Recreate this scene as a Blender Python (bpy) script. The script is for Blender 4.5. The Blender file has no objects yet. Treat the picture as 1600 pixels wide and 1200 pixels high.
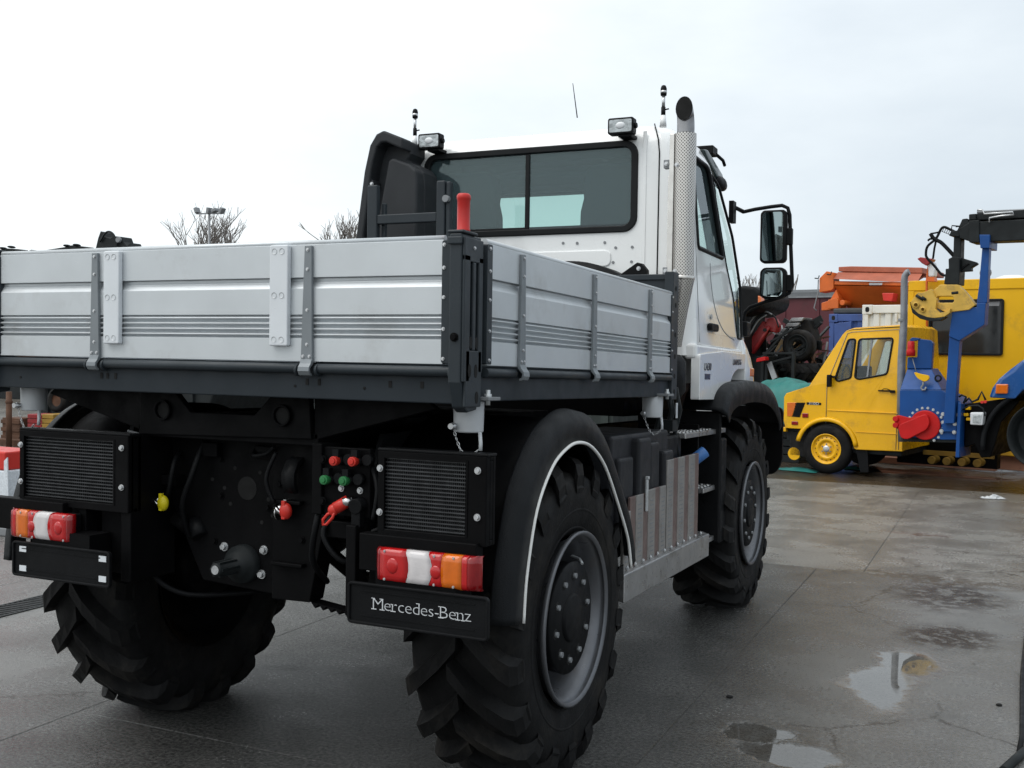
import bpy, bmesh, math, random
from mathutils import Vector, Matrix
random.seed(7)
S = bpy.context.scene
COL = S.collection
R = math.radians

# ------------------------------------------------------------ camera
CAM = Vector((2.6402, -3.0091, 1.6129)); YAW, PITCH, ROLL, FPX = .4339, -.0292, .0147, 1672.87
fw = Vector((-math.sin(YAW)*math.cos(PITCH), math.cos(YAW)*math.cos(PITCH), math.sin(PITCH)))
r0 = Vector((math.cos(YAW), math.sin(YAW), 0)); u0 = r0.cross(fw)
rt = math.cos(ROLL)*r0 + math.sin(ROLL)*u0; up = -math.sin(ROLL)*r0 + math.cos(ROLL)*u0
cd = bpy.data.cameras.new('camera'); cam = bpy.data.objects.new('camera', cd); COL.objects.link(cam)
cam.matrix_world = Matrix(((rt.x, up.x, -fw.x, CAM.x), (rt.y, up.y, -fw.y, CAM.y), (rt.z, up.z, -fw.z, CAM.z), (0, 0, 0, 1)))
cd.sensor_width = 36; cd.sensor_fit = 'HORIZONTAL'; cd.lens = 36*FPX/1600; cd.clip_start = .05; cd.clip_end = 3000
S.camera = cam

# ------------------------------------------------------------ world, sun, exposure
SUN_EL, SUN_AZ = R(58), R(-135)            # azimuth from +y towards +x
sd = Vector((math.sin(SUN_AZ)*math.cos(SUN_EL), math.cos(SUN_AZ)*math.cos(SUN_EL), math.sin(SUN_EL)))
W = bpy.data.worlds.new('World'); S.world = W; W.use_nodes = True
nt = W.node_tree; N = nt.nodes; L = nt.links; N.clear()
out = N.new('ShaderNodeOutputWorld'); bg = N.new('ShaderNodeBackground'); bg.inputs[1].default_value = .1
L.new(bg.outputs[0], out.inputs[0])
sky = N.new('ShaderNodeTexSky'); sky.sky_type = 'NISHITA'; sky.sun_disc = False
sky.sun_elevation = SUN_EL; sky.sun_rotation = SUN_AZ; sky.air_density = 1.3; sky.dust_density = 2
tc = N.new('ShaderNodeTexCoord')
def wnoise(scale, detail, zs):
    mp = N.new('ShaderNodeMapping'); mp.inputs['Scale'].default_value = (1, 1, zs); L.new(tc.outputs['Generated'], mp.inputs[0])
    n = N.new('ShaderNodeTexNoise'); n.inputs['Scale'].default_value = scale; n.inputs['Detail'].default_value = detail
    n.inputs['Roughness'].default_value = .55; L.new(mp.outputs[0], n.inputs['Vector']); return n.outputs['Fac']
# thin, bright overcast: broad glow round the veiled sun, soft cloud bellies
dot = N.new('ShaderNodeVectorMath'); dot.operation = 'DOT_PRODUCT'; L.new(tc.outputs['Generated'], dot.inputs[0]); dot.inputs[1].default_value = (-.70, -.38, .60)
glow = N.new('ShaderNodeMapRange'); glow.interpolation_type = 'SMOOTHSTEP'; L.new(dot.outputs['Value'], glow.inputs[0])
glow.inputs[1].default_value = -.42; glow.inputs[2].default_value = .42; glow.inputs[3].default_value = 0; glow.inputs[4].default_value = 1
cl = N.new('ShaderNodeMapRange'); L.new(wnoise(2.6, 7, 2.6), cl.inputs[0]); cl.inputs[1].default_value = .35; cl.inputs[2].default_value = .66
base = N.new('ShaderNodeMix'); base.data_type = 'RGBA'; L.new(glow.outputs[0], base.inputs[0])
base.inputs[6].default_value = (7.0, 7.7, 8.35, 1); base.inputs[7].default_value = (11.0, 11.5, 11.7, 1)
shade = N.new('ShaderNodeMix'); shade.data_type = 'RGBA'; shade.blend_type = 'MULTIPLY'; shade.inputs[0].default_value = 1
L.new(base.outputs[2], shade.inputs[6])
cr = N.new('ShaderNodeMix'); cr.data_type = 'RGBA'; L.new(cl.outputs[0], cr.inputs[0])
cr.inputs[6].default_value = (.87, .89, .91, 1); cr.inputs[7].default_value = (1.04, 1.04, 1.03, 1); L.new(cr.outputs[2], shade.inputs[7])
mx = N.new('ShaderNodeMix'); mx.data_type = 'RGBA'; mx.inputs[0].default_value = .93
L.new(sky.outputs[0], mx.inputs[6]); L.new(shade.outputs[2], mx.inputs[7]); L.new(mx.outputs[2], bg.inputs[0])
sl = bpy.data.lights.new('sun', 'SUN'); sl.energy = 1.5; sl.angle = R(50); sl.color = (1, .97, .93)
so = bpy.data.objects.new('sun', sl); COL.objects.link(so); so.rotation_euler = sd.to_track_quat('Z', 'Y').to_euler()
S.view_settings.view_transform = 'Standard'; S.view_settings.look = 'None'; S.view_settings.gamma = 1; S.view_settings.exposure = .16
S.view_settings.use_curve_mapping = False
S.render.engine = 'CYCLES'; S.cycles.max_bounces = 8; S.cycles.transparent_max_bounces = 16

# ------------------------------------------------------------ materials
def nd(nt, t, **kw):
    n = nt.nodes.new(t)
    for k, v in kw.items(): setattr(n, k, v)
    return n
def mat(name, col, rough=.5, metal=0., var=.12, vs=6., bump=0., bs=60., drops=0., spec=.4, rv=.1, coat=0., coord='Object', dirt=None, dirt_amt=0., emit=0):
    """principled surface; colour, roughness and fine relief varied by noise; optional rain drops and dirt"""
    m = bpy.data.materials.new(name); m.use_nodes = True; t = m.node_tree; P = t.nodes['Principled BSDF']
    c = nd(t, 'ShaderNodeTexCoord'); n = nd(t, 'ShaderNodeTexNoise'); n.inputs['Scale'].default_value = vs; n.inputs['Detail'].default_value = 6
    t.links.new(c.outputs[coord], n.inputs['Vector'])
    mr = nd(t, 'ShaderNodeMapRange'); t.links.new(n.outputs['Fac'], mr.inputs[0]); mr.inputs[1].default_value = .3; mr.inputs[2].default_value = .7
    mr.inputs[3].default_value = 1-var; mr.inputs[4].default_value = 1+var
    mm = nd(t, 'ShaderNodeMix', data_type='RGBA', blend_type='MULTIPLY'); mm.inputs[0].default_value = 1; mm.inputs[6].default_value = (*col, 1)
    t.links.new(mr.outputs[0], mm.inputs[7]); last = mm.outputs[2]
    if dirt:
        n2 = nd(t, 'ShaderNodeTexNoise'); n2.inputs['Scale'].default_value = vs*.6; n2.inputs['Detail'].default_value = 9; n2.inputs['Roughness'].default_value = .7
        t.links.new(c.outputs[coord], n2.inputs['Vector'])
        d = nd(t, 'ShaderNodeMapRange'); t.links.new(n2.outputs['Fac'], d.inputs[0]); d.inputs[1].default_value = .62-.25*dirt_amt; d.inputs[2].default_value = .78-.2*dirt_amt
        dm = nd(t, 'ShaderNodeMix', data_type='RGBA'); t.links.new(d.outputs[0], dm.inputs[0]); t.links.new(last, dm.inputs[6]); dm.inputs[7].default_value = (*dirt, 1); last = dm.outputs[2]
    t.links.new(last, P.inputs['Base Color'])
    rr = nd(t, 'ShaderNodeMapRange'); n3 = nd(t, 'ShaderNodeTexNoise'); n3.inputs['Scale'].default_value = vs*2.3; n3.inputs['Detail'].default_value = 5; t.links.new(c.outputs[coord], n3.inputs['Vector'])
    t.links.new(n3.outputs['Fac'], rr.inputs[0]); rr.inputs[1].default_value = .3; rr.inputs[2].default_value = .7
    rr.inputs[3].default_value = max(.02, rough-rv); rr.inputs[4].default_value = min(1, rough+rv); t.links.new(rr.outputs[0], P.inputs['Roughness'])
    P.inputs['Metallic'].default_value = metal; P.inputs['Specular IOR Level'].default_value = spec; P.inputs['Coat Weight'].default_value = coat; P.inputs['Coat Roughness'].default_value = .08
    h = None
    if bump:
        n4 = nd(t, 'ShaderNodeTexNoise'); n4.inputs['Scale'].default_value = bs; n4.inputs['Detail'].default_value = 4; t.links.new(c.outputs[coord], n4.inputs['Vector'])
        b = nd(t, 'ShaderNodeBump'); b.inputs['Strength'].default_value = bump; b.inputs['Distance'].default_value = .01; t.links.new(n4.outputs['Fac'], b.inputs['Height']); h = b.outputs[0]
    if drops:
        v = nd(t, 'ShaderNodeTexVoronoi'); v.inputs['Scale'].default_value = drops; v.inputs['Randomness'].default_value = 1; t.links.new(c.outputs[coord], v.inputs['Vector'])
        k = nd(t, 'ShaderNodeMapRange', interpolation_type='SMOOTHSTEP'); t.links.new(v.outputs['Distance'], k.inputs[0]); k.inputs[1].default_value = .02; k.inputs[2].default_value = .20; k.inputs[3].default_value = 1; k.inputs[4].default_value = 0
        sp = nd(t, 'ShaderNodeSeparateColor'); t.links.new(v.outputs['Color'], sp.inputs[0])
        g = nd(t, 'ShaderNodeMath', operation='GREATER_THAN'); t.links.new(sp.outputs[0], g.inputs[0]); g.inputs[1].default_value = .72
        q = nd(t, 'ShaderNodeMath', operation='MULTIPLY'); t.links.new(k.outputs[0], q.inputs[0]); t.links.new(g.outputs[0], q.inputs[1])
        b2 = nd(t, 'ShaderNodeBump'); b2.inputs['Strength'].default_value = .5; b2.inputs['Distance'].default_value = .002; t.links.new(q.outputs[0], b2.inputs['Height'])
        if h: t.links.new(h, b2.inputs['Normal'])
        h = b2.outputs[0]
    if h: t.links.new(h, P.inputs['Normal'])
    if emit: P.inputs['Emission Color'].default_value = (*col, 1); P.inputs['Emission Strength'].default_value = emit
    return m
def glass(name, tint, ior=1.5, rough=.0, haze=0.):
    m = bpy.data.materials.new(name); m.use_nodes = True; t = m.node_tree; t.nodes.clear()
    o = nd(t, 'ShaderNodeOutputMaterial'); tr = nd(t, 'ShaderNodeBsdfTransparent'); tr.inputs[0].default_value = (*tint, 1)
    g = nd(t, 'ShaderNodeBsdfGlossy'); g.inputs['Roughness'].default_value = rough+.015; g.inputs[0].default_value = (.9, .95, .97, 1)
    f = nd(t, 'ShaderNodeFresnel'); f.inputs[0].default_value = ior
    n = nd(t, 'ShaderNodeTexVoronoi'); n.inputs['Scale'].default_value = 60; c = nd(t, 'ShaderNodeTexCoord'); t.links.new(c.outputs['Object'], n.inputs['Vector'])
    k = nd(t, 'ShaderNodeMapRange', interpolation_type='SMOOTHSTEP'); t.links.new(n.outputs['Distance'], k.inputs[0]); k.inputs[1].default_value = .03; k.inputs[2].default_value = .22; k.inputs[3].default_value = 1; k.inputs[4].default_value = 0
    b = nd(t, 'ShaderNodeBump'); b.inputs['Strength'].default_value = .05; b.inputs['Distance'].default_value = .002; t.links.new(k.outputs[0], b.inputs['Height']); t.links.new(b.outputs[0], g.inputs['Normal'])
    x = nd(t, 'ShaderNodeMixShader'); t.links.new(f.outputs[0], x.inputs[0]); t.links.new(tr.outputs[0], x.inputs[1]); t.links.new(g.outputs[0], x.inputs[2]); last = x.outputs[0]
    if haze:  # diffuse bluish layer stands in for sky reflected in the glass
        d = nd(t, 'ShaderNodeBsdfDiffuse'); d.inputs[0].default_value = (.26, .36, .40, 1); y = nd(t, 'ShaderNodeMixShader'); y.inputs[0].default_value = haze
        t.links.new(last, y.inputs[1]); t.links.new(d.outputs[0], y.inputs[2]); last = y.outputs[0]
    t.links.new(last, o.inputs[0]); return m
M = {}
M['alu'] = mat('silver_board_paint', (.55, .58, .60), .40, .35, var=.045, vs=5, dirt=(.46, .475, .48), dirt_amt=.35, drops=110, rv=.05)
M['alu_strap'] = mat('grey_strap_paint', (.20, .22, .235), .45, .3, var=.08, drops=120)
M['alu_bright'] = mat('bare_aluminium', (.40, .40, .40), .35, .85, var=.12, vs=12, dirt=(.2, .19, .17), dirt_amt=.3)
M['block'] = mat('pale_grey_plastic', (.66, .69, .72), .45, var=.03, drops=100)
M['anth'] = mat('anthracite_paint', (.026, .033, .039), .42, spec=.25, var=.1, drops=110, bump=.08, bs=220, rv=.08)
M['anthdk'] = mat('charcoal_beam_paint', (.021, .027, .033), .5, spec=.2, var=.12, vs=4, rv=.12, drops=80)
M['black'] = mat('black_chassis_paint', (.0036, .0036, .004), .55, spec=.07, var=.3, vs=5, rv=.15, bump=.06, bs=80)
M['blackpl'] = mat('black_plastic', (.006, .0064, .0072), .5, spec=.12, var=.2, vs=9, bump=.1, bs=160, drops=90, rv=.12)
M['snork'] = mat('dark_grey_moulded_plastic', (.030, .0325, .036), .55, spec=.2, var=.1, vs=5, bump=.12, bs=260, rv=.08)
M['rubber'] = mat('tyre_rubber', (.0085, .0085, .0088), .62, spec=.12, var=.25, vs=7, bump=.15, bs=90, rv=.12, dirt=(.024, .022, .0195), dirt_amt=.5)
M['flare'] = mat('grained_black_rubber', (.0085, .0095, .011), .5, spec=.16, var=.12, bump=.3, bs=300, drops=80)
M['seal'] = mat('black_rubber_seal', (.010, .011, .012), .45, spec=.15, var=.1)
M['white'] = mat('white_cab_paint', (.82, .835, .835), .26, var=.025, vs=2, coat=1.0, drops=90, rv=.05)
M['piping'] = mat('white_piping', (.78, .78, .76), .5, var=.03)
M['silver'] = mat('silver_rim_paint', (.13, .134, .145), .36, .55, var=.1, vs=8, dirt=(.12, .11, .10), dirt_amt=.25)
M['zinc'] = mat('zinc_bolt', (.55, .56, .57), .32, .8, var=.15, vs=20)
M['galv'] = mat('galvanised_steel', (.50, .52, .53), .45, .45, var=.12, vs=14, dirt=(.3, .3, .29), dirt_amt=.3)
M['sock'] = mat('pale_grey_socket_paint', (.50, .52, .54), .45, .1, var=.08, vs=9)
M['red'] = mat('red_grip_rubber', (.50, .022, .018), .42, var=.1, drops=100)
M['redcap'] = mat('red_cap', (.55, .03, .02), .4, var=.1)
M['greencap'] = mat('green_cap', (.02, .17, .05), .4, var=.1)
M['yellowcap'] = mat('yellow_cap', (.62, .52, .01), .35, var=.08)
M['bluecap'] = mat('blue_filler_cap', (.05, .16, .42), .4, var=.1)
M['chrome'] = mat('steel_coupling', (.6, .6, .6), .22, 1, var=.1)
M['lred'] = mat('red_lens', (.44, .006, .007), .12, bump=.08, bs=140, var=.1, vs=30, coat=.6, rv=.03)
M['lreddk'] = mat('deep_red_lens', (.22, .004, .006), .12, var=.15, vs=30, coat=.6, rv=.03)
M['lor'] = mat('orange_lens', (.62, .13, .005), .12, bump=.08, bs=140, var=.1, vs=30, coat=.6, rv=.03)
M['lwh'] = mat('white_lens', (.60, .57, .57), .15, bump=.08, bs=140, var=.06, vs=30, coat=.6, rv=.03)
M['glens'] = mat('ribbed_clear_lens', (.40, .43, .44), .15, .35, var=.35, vs=28, bump=.4, bs=60)
M['letter'] = mat('silver_lettering', (.62, .64, .66), .4, .2, var=.03)
M['letterdk'] = mat('dark_chrome_lettering', (.12, .13, .15), .3, .6, var=.1)
M['badge'] = mat('dark_blue_badge', (.04, .05, .09), .35, var=.1)
M['tank'] = mat('black_moulded_tank', (.017, .018, .021), .5, spec=.2, var=.12, bump=.1, bs=150, drops=80)
M['slat'] = mat('aluminium_slat', (.27, .26, .25), .45, .4, var=.12, vs=12, dirt=(.16, .15, .14), dirt_amt=.3)
M['slatr'] = mat('rosy_reflection_slat', (.19, .135, .125), .42, .5, var=.15, vs=12)  # pinkish reflection between the grey slats, put into this colour
M['steel'] = mat('stainless_steel', (.62, .60, .57), .28, .95, var=.12, vs=9)
M['pipe'] = mat('exhaust_pipe_steel', (.30, .30, .31), .38, .9, var=.2, vs=10)
M['dark'] = mat('flat_black', (.008, .008, .008), .9, var=.2)  # flat black; as thin discs it paints the darkness inside holes
M['seat'] = mat('dark_seat_cloth', (.010, .013, .016), .85, var=.12, vs=20)
M['liner'] = mat('grey_headliner', (.075, .09, .098), .9, var=.08)
M['gl'] = glass('tinted_cab_glass', (.80, .92, .895), haze=.11)
M['glside'] = glass('tinted_side_glass', (.80, .93, .90), haze=.07)
M['glv'] = glass('clear_van_glass', (.72, .80, .80), haze=.05)
M['mirror'] = mat('mirror_glass', (.26, .32, .33), .02, 1, var=.02, rv=.01)  # dark teal reflection is put into the glass colour
M['vyel'] = mat('van_yellow_paint', (.80, .425, .006), .28, spec=.3, var=.07, vs=3, coat=.2, rv=.06, dirt=(.40, .22, .035), dirt_amt=.35)
M['byel'] = mat('cabin_yellow_paint', (.76, .425, .007), .42, spec=.25, var=.06, vs=2, rv=.08, dirt=(.42, .24, .04), dirt_amt=.4)
M['gyel'] = mat('worn_grapple_yellow', (.58, .36, .06), .48, var=.12, vs=8, dirt=(.20, .14, .06), dirt_amt=.3)
M['wblue'] = mat('winch_blue_paint', (.008, .060, .225), .38, spec=.25, var=.1, vs=4, rv=.08, dirt=(.03, .07, .2), dirt_amt=.25)
M['tblue'] = mat('truck_blue_paint', (.010, .070, .24), .22, var=.06, vs=3, coat=.6, drops=80)
M['wred'] = mat('winch_red_paint', (.46, .010, .010), .4, spec=.25, var=.1, vs=6)
M['orange'] = mat('spreader_orange_paint', (.62, .13, .02), .45, var=.1, vs=4, dirt=(.4, .1, .03), dirt_amt=.25)
M['ored'] = mat('spreader_cover_canvas', (.36, .105, .06), .7, var=.14, vs=5, dirt=(.28, .09, .05), dirt_amt=.35)
M['cblue'] = mat('faded_container_blue', (.045, .085, .25), .5, var=.18, vs=3, dirt=(.12, .07, .05), dirt_amt=.2)
M['cdark'] = mat('container_roof_grime', (.05, .055, .06), .6, var=.2, vs=5)
M['cwhite'] = mat('white_container_paint', (.74, .75, .71), .45, var=.08, vs=3, dirt=(.36, .22, .12), dirt_amt=.12)
M['maroon'] = mat('maroon_wagon_paint', (.095, .022, .028), .55, var=.15, vs=2, dirt=(.06, .03, .03), dirt_amt=.3)
M['tarp'] = mat('green_tarpaulin', (.018, .15, .135), .55, var=.15, vs=4, bump=.3, bs=14)
M['rust'] = mat('rusty_steel', (.085, .040, .022), .8, var=.35, vs=6, bump=.2, bs=40)
M['wood'] = mat('wet_pink_board', (.33, .16, .105), .5, var=.2, vs=5, dirt=(.10, .06, .04), dirt_amt=.25)
M['tan'] = mat('tan_board', (.50, .36, .20), .7, var=.12)
M['grey'] = mat('grey_steel', (.22, .23, .24), .5, .3, var=.15, vs=7)
M['greydk'] = mat('dark_machine_steel', (.012, .0145, .0155), .55, .0, spec=.2, var=.3, vs=7)
M['pipeg'] = mat('weathered_stack_pipe', (.24, .25, .27), .5, .5, var=.2, vs=8)
M['bark'] = mat('bare_winter_bark', (.20, .18, .165), .9, var=.3, vs=20)  # base colour lightened to carry the distance haze
M['refl'] = mat('white_reflective_sheet', (.62, .66, .70), .35, var=.15, vs=60, bump=.2, bs=120)
M['grille'] = mat('grey_fin_metal', (.045, .047, .05), .4, .3, var=.3, vs=30)
M['litter'] = mat('white_plastic_litter', (.50, .52, .53), .4, var=.1)
M['machred'] = mat('machine_red_paint', (.24, .018, .02), .4, var=.2, vs=6)

# ------------------------------------------------------------ mesh builder
TP, YR = -.0229, .7986                       # the truck body stands nose-down by 1.3 degrees on its springs
ORG = {}                                     # where each thing's own origin lies, in its build space
class MB:
    def __init__(s): s.v = []; s.f = []; s.sm = []; s.uv = None
    def add(s, vs, fs, smooth=False, M4=None):
        o = len(s.v)
        for p in vs: s.v.append(tuple(M4 @ Vector(p)) if M4 else tuple(p))
        for f in fs: s.f.append([o+i for i in f]); s.sm.append(smooth)
        return s
    def box(s, x0, x1, y0, y1, z0, z1, M4=None):
        return s.add([(x0,y0,z0),(x1,y0,z0),(x1,y1,z0),(x0,y1,z0),(x0,y0,z1),(x1,y0,z1),(x1,y1,z1),(x0,y1,z1)],
                     [(0,3,2,1),(4,5,6,7),(0,1,5,4),(1,2,6,5),(2,3,7,6),(3,0,4,7)], False, M4)
    def bar(s, p0, p1, w, h, upv=(0,0,1)):
        p0, p1 = Vector(p0), Vector(p1); d = (p1-p0).normalized(); a = d.cross(Vector(upv))
        if a.length < 1e-4: a = d.cross(Vector((1,0,0)))
        a.normalize(); b = a.cross(d)
        vs = [p + a*sx*w/2 + b*sy*h/2 for p in (p0, p1) for sx, sy in ((-1,-1),(1,-1),(1,1),(-1,1))]
        return s.add(vs, [(0,3,2,1),(4,5,6,7),(0,1,5,4),(1,2,6,5),(2,3,7,6),(3,0,4,7)])
    def cyl(s, p0, p1, r, r1=None, n=14, cap=True):
        p0, p1 = Vector(p0), Vector(p1); r1 = r if r1 is None else r1; d = (p1-p0).normalized()
        a = d.orthogonal().normalized(); b = d.cross(a); vs = []
        for p, q in ((p0, r), (p1, r1)):
            for i in range(n): t = 2*math.pi*i/n; vs.append(p + a*q*math.cos(t) + b*q*math.sin(t))
        s.add(vs, [(i, (i+1)%n, n+(i+1)%n, n+i) for i in range(n)], True)
        if cap: s.add(vs[:n], [tuple(range(n-1,-1,-1))]); s.add(vs[n:], [tuple(range(n))])
        return s
    def tube(s, pts, r, n=8, cap=True):
        pts = [Vector(p) for p in pts]; rs = r if isinstance(r, (list, tuple)) else [r]*len(pts)
        T = [(pts[min(i+1,len(pts)-1)]-pts[max(i-1,0)]).normalized() for i in range(len(pts))]
        a = T[0].orthogonal().normalized(); vs = []
        for i, p in enumerate(pts):
            a = (a - T[i]*a.dot(T[i])); a = a.normalized() if a.length > 1e-6 else T[i].orthogonal().normalized(); b = T[i].cross(a)
            for k in range(n): t = 2*math.pi*k/n; vs.append(p + a*rs[i]*math.cos(t) + b*rs[i]*math.sin(t))
        m = len(pts); s.add(vs, [(j*n+i, j*n+(i+1)%n, (j+1)*n+(i+1)%n, (j+1)*n+i) for j in range(m-1) for i in range(n)], True)
        if cap: s.add(vs[:n], [tuple(range(n-1,-1,-1))]); s.add(vs[-n:], [tuple(range(n))])
        return s
    def lathe(s, prof, o, axis='x', n=32, sgn=1, smooth=True):
        """prof: (along, radius) pairs revolved about an axis through o"""
        o = Vector(o); vs = []
        for h, r in prof:
            for i in range(n):
                t = 2*math.pi*i/n; c, q = r*math.cos(t), r*math.sin(t); h2 = h*sgn
                vs.append(o + Vector({'x': (h2,c,q), 'y': (c,h2,q), 'z': (c,q,h2)}[axis]))
        m = len(prof); return s.add(vs, [(j*n+i, j*n+(i+1)%n, (j+1)*n+(i+1)%n, (j+1)*n+i) for j in range(m-1) for i in range(n)], smooth)
    def _ax(s, p, axis, h): return {'x': (h,p[0],p[1]), 'y': (p[0],h,p[1]), 'z': (p[0],p[1],h)}[axis]
    def prism(s, poly, axis, a, b, smooth=False):
        n = len(poly); v0 = [s._ax(p, axis, a) for p in poly]; v1 = [s._ax(p, axis, b) for p in poly]
        s.add(v0, [tuple(range(n-1,-1,-1))]); s.add(v1, [tuple(range(n))])
        return s.add(v0+v1, [(i, (i+1)%n, n+(i+1)%n, n+i) for i in range(n)], smooth)
    def ring(s, outer, inner, axis, a, b):
        n = len(outer); vs = [s._ax(p, axis, h) for h in (a, b) for lp in (outer, inner) for p in lp]; fs = []
        for i in range(n):
            j = (i+1) % n; fs += [(i, j, n+j, n+i), (2*n+i, 3*n+i, 3*n+j, 2*n+j), (i, 2*n+i, 2*n+j, j), (n+i, n+j, 3*n+j, 3*n+i)]
        return s.add(vs, fs)
    def loft(s, loops, cap=True, smooth=True, closed=True):
        n = len(loops[0]); vs = [p for l in loops for p in l]; fs = []
        for j in range(len(loops)-1):
            for i in range(n if closed else n-1): fs.append((j*n+i, j*n+(i+1)%n, (j+1)*n+(i+1)%n, (j+1)*n+i))
        s.add(vs, fs, smooth)
        if cap: s.add(loops[0], [tuple(range(n-1,-1,-1))], smooth); s.add(loops[-1], [tuple(range(n))], smooth)
        return s
    def ball(s, c, rx, ry=None, rz=None, n=14, m=8):
        ry = ry or rx; rz = rz or rx; vs = []
        for j in range(m+1):
            ph = math.pi*j/m
            for i in range(n): t = 2*math.pi*i/n; vs.append((c[0]+rx*math.sin(ph)*math.cos(t), c[1]+ry*math.sin(ph)*math.sin(t), c[2]+rz*math.cos(ph)))
        return s.add(vs, [(j*n+i, (j+1)*n+i, (j+1)*n+(i+1)%n, j*n+(i+1)%n) for j in range(m) for i in range(n)], True)
    def mesh(s, name, m, body=False, org=(0,0,0)):
        vs = [(x-org[0], y-org[1], z+(TP*(y-YR) if body else 0)-org[2]) for x, y, z in s.v]
        me = bpy.data.meshes.new(name); me.from_pydata(vs, [], s.f); me.polygons.foreach_set('use_smooth', s.sm); me.update()
        bm = bmesh.new(); bm.from_mesh(me); bmesh.ops.remove_doubles(bm, verts=bm.verts, dist=1e-5); bmesh.ops.recalc_face_normals(bm, faces=bm.faces); bm.to_mesh(me); bm.free()
        if m: me.materials.append(M[m] if isinstance(m, str) else m)
        return me
    def build(s, name, m, parent=None, bevel=0, label=None, body=None, seg=2, sharp=None):
        org = ORG.get(parent.name, (0,0,0)) if parent else (0,0,0)
        if body is None: body = BODY
        o = bpy.data.objects.new(name, s.mesh(name, m, body, org)); COL.objects.link(o)
        if parent: o.parent = parent; ORG[o.name] = org
        if bevel:
            b = o.modifiers.new('bevel', 'BEVEL'); b.width = bevel; b.segments = seg; b.limit_method = 'ANGLE'; b.angle_limit = R(38); b.harden_normals = False
        if label: o['label'] = label
        for p in o.data.polygons: pass
        return o
BODY = False
def thing(name, label, cat, loc=(0,0,0), rz=0, group=None, local=False):
    o = bpy.data.objects.new(name, None); COL.objects.link(o); o.location = loc; o.rotation_euler = (0,0,rz); o.empty_display_size = .2
    o['label'] = label; o['category'] = cat
    if group: o['group'] = group
    ORG[o.name] = (0,0,0) if local else tuple(loc)
    return o
def tag(o, label, cat, group=None):
    o['label'] = label; o['category'] = cat
    if group: o['group'] = group
    return o
def kind(o, k): o['kind'] = k; return o
def inst(name, me, parent, loc, rot=None, body=None):
    """another piece sharing one mesh, placed in its thing's build space"""
    org = ORG.get(parent.name, (0,0,0)) if parent else (0,0,0)
    if body is None: body = BODY
    o = bpy.data.objects.new(name, me); COL.objects.link(o)
    if parent: o.parent = parent; ORG[o.name] = org
    z = loc[2] + (TP*(loc[1]-YR) if body else 0)
    o.location = (loc[0]-org[0], loc[1]-org[1], z-org[2])
    if rot is not None: o.rotation_euler = rot
    return o
def rrect(x0, x1, z0, z1, r, n=5):
    P = []
    for cx, cz, a in ((x1-r, z1-r, 0), (x0+r, z1-r, 90), (x0+r, z0+r, 180), (x1-r, z0+r, 270)):
        for i in range(n+1): t = R(a+90*i/n); P.append((cx+r*math.cos(t), cz+r*math.sin(t)))
    return P
def rpoly(pts, r, n=4):
    """round every corner of a polygon"""
    P = []; k = len(pts); rs = r if isinstance(r, (list, tuple)) else [r]*k
    for i in range(k):
        p = Vector(pts[i]); a = Vector(pts[i-1]); b = Vector(pts[(i+1) % k]); da = (a-p); db = (b-p)
        q = min(rs[i], da.length*.45, db.length*.45); s0 = p+da.normalized()*q; s1 = p+db.normalized()*q
        for j in range(n+1): t = j/n; P.append(tuple((1-t)**2*s0 + 2*t*(1-t)*p + t*t*s1))
    return P
def inset(pts, d):
    k = len(pts); P = []; area = sum(pts[i][0]*pts[(i+1)%k][1]-pts[(i+1)%k][0]*pts[i][1] for i in range(k)); sg = 1 if area > 0 else -1
    for i in range(k):
        a, p, b = (Vector(pts[j % k]) for j in (i-1, i, i+1)); n1 = (p-a); n2 = (b-p); n1 = Vector((-n1.y, n1.x)).normalized()*sg; n2 = Vector((-n2.y, n2.x)).normalized()*sg
        v = (n1+n2); v = v/max(.4, v.dot(n1)) if v.length > 1e-5 else n1; P.append(tuple(p+v*d))
    return P
def cut(o, cutters):
    """take the cutters out of o and bake the result"""
    for c in cutters:
        b = o.modifiers.new('cut', 'BOOLEAN'); b.operation = 'DIFFERENCE'; b.object = c; b.solver = 'EXACT'
    bpy.context.view_layer.update(); dg = bpy.context.evaluated_depsgraph_get(); me = bpy.data.meshes.new_from_object(o.evaluated_get(dg))
    o.modifiers.clear(); old = o.data; o.data = me; bpy.data.meshes.remove(old)
    for c in cutters: bpy.data.objects.remove(c)
def text(body, name, m, parent, loc, rot, size, ext=.001, align='CENTER', shear=0, font_scale=1, label=None, xs=1):
    cu = bpy.data.curves.new(name, 'FONT'); cu.body = body; cu.size = size; cu.extrude = ext; cu.align_x = align; cu.align_y = 'CENTER'; cu.shear = shear; cu.resolution_u = 3; cu.space_character = 1.02
    t = bpy.data.objects.new(name, cu); COL.objects.link(t); bpy.context.view_layer.update()
    me = bpy.data.meshes.new_from_object(t.evaluated_get(bpy.context.evaluated_depsgraph_get())); bpy.data.objects.remove(t)
    me.name = name; me.materials.clear(); me.materials.append(M[m]); o = inst(name, me, parent, loc, rot); o.scale = (xs, 1, 1)
    if label: o['label'] = label
    return o
def at(px, py, axis, v):
    """the point of the plane axis = v that lies on the sight line through a photo pixel"""
    d = fw + rt*((px-800)/FPX) - up*((py-600)/FPX); i = 'xyz'.index(axis); return CAM + d*((v-CAM[i])/d[i])
def boltmesh(name, r, h, m, axis='y', sgn=-1, n=6):
    b = MB(); ax = {'x': (1,0,0), 'y': (0,1,0), 'z': (0,0,1)}[axis]; A = Vector(ax)*sgn
    b.cyl((0,0,0), A*h*.35, r*1.3, n=12); b.cyl(A*h*.35, A*h, r, r*.86, n=n); return b.mesh(name, m)
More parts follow.
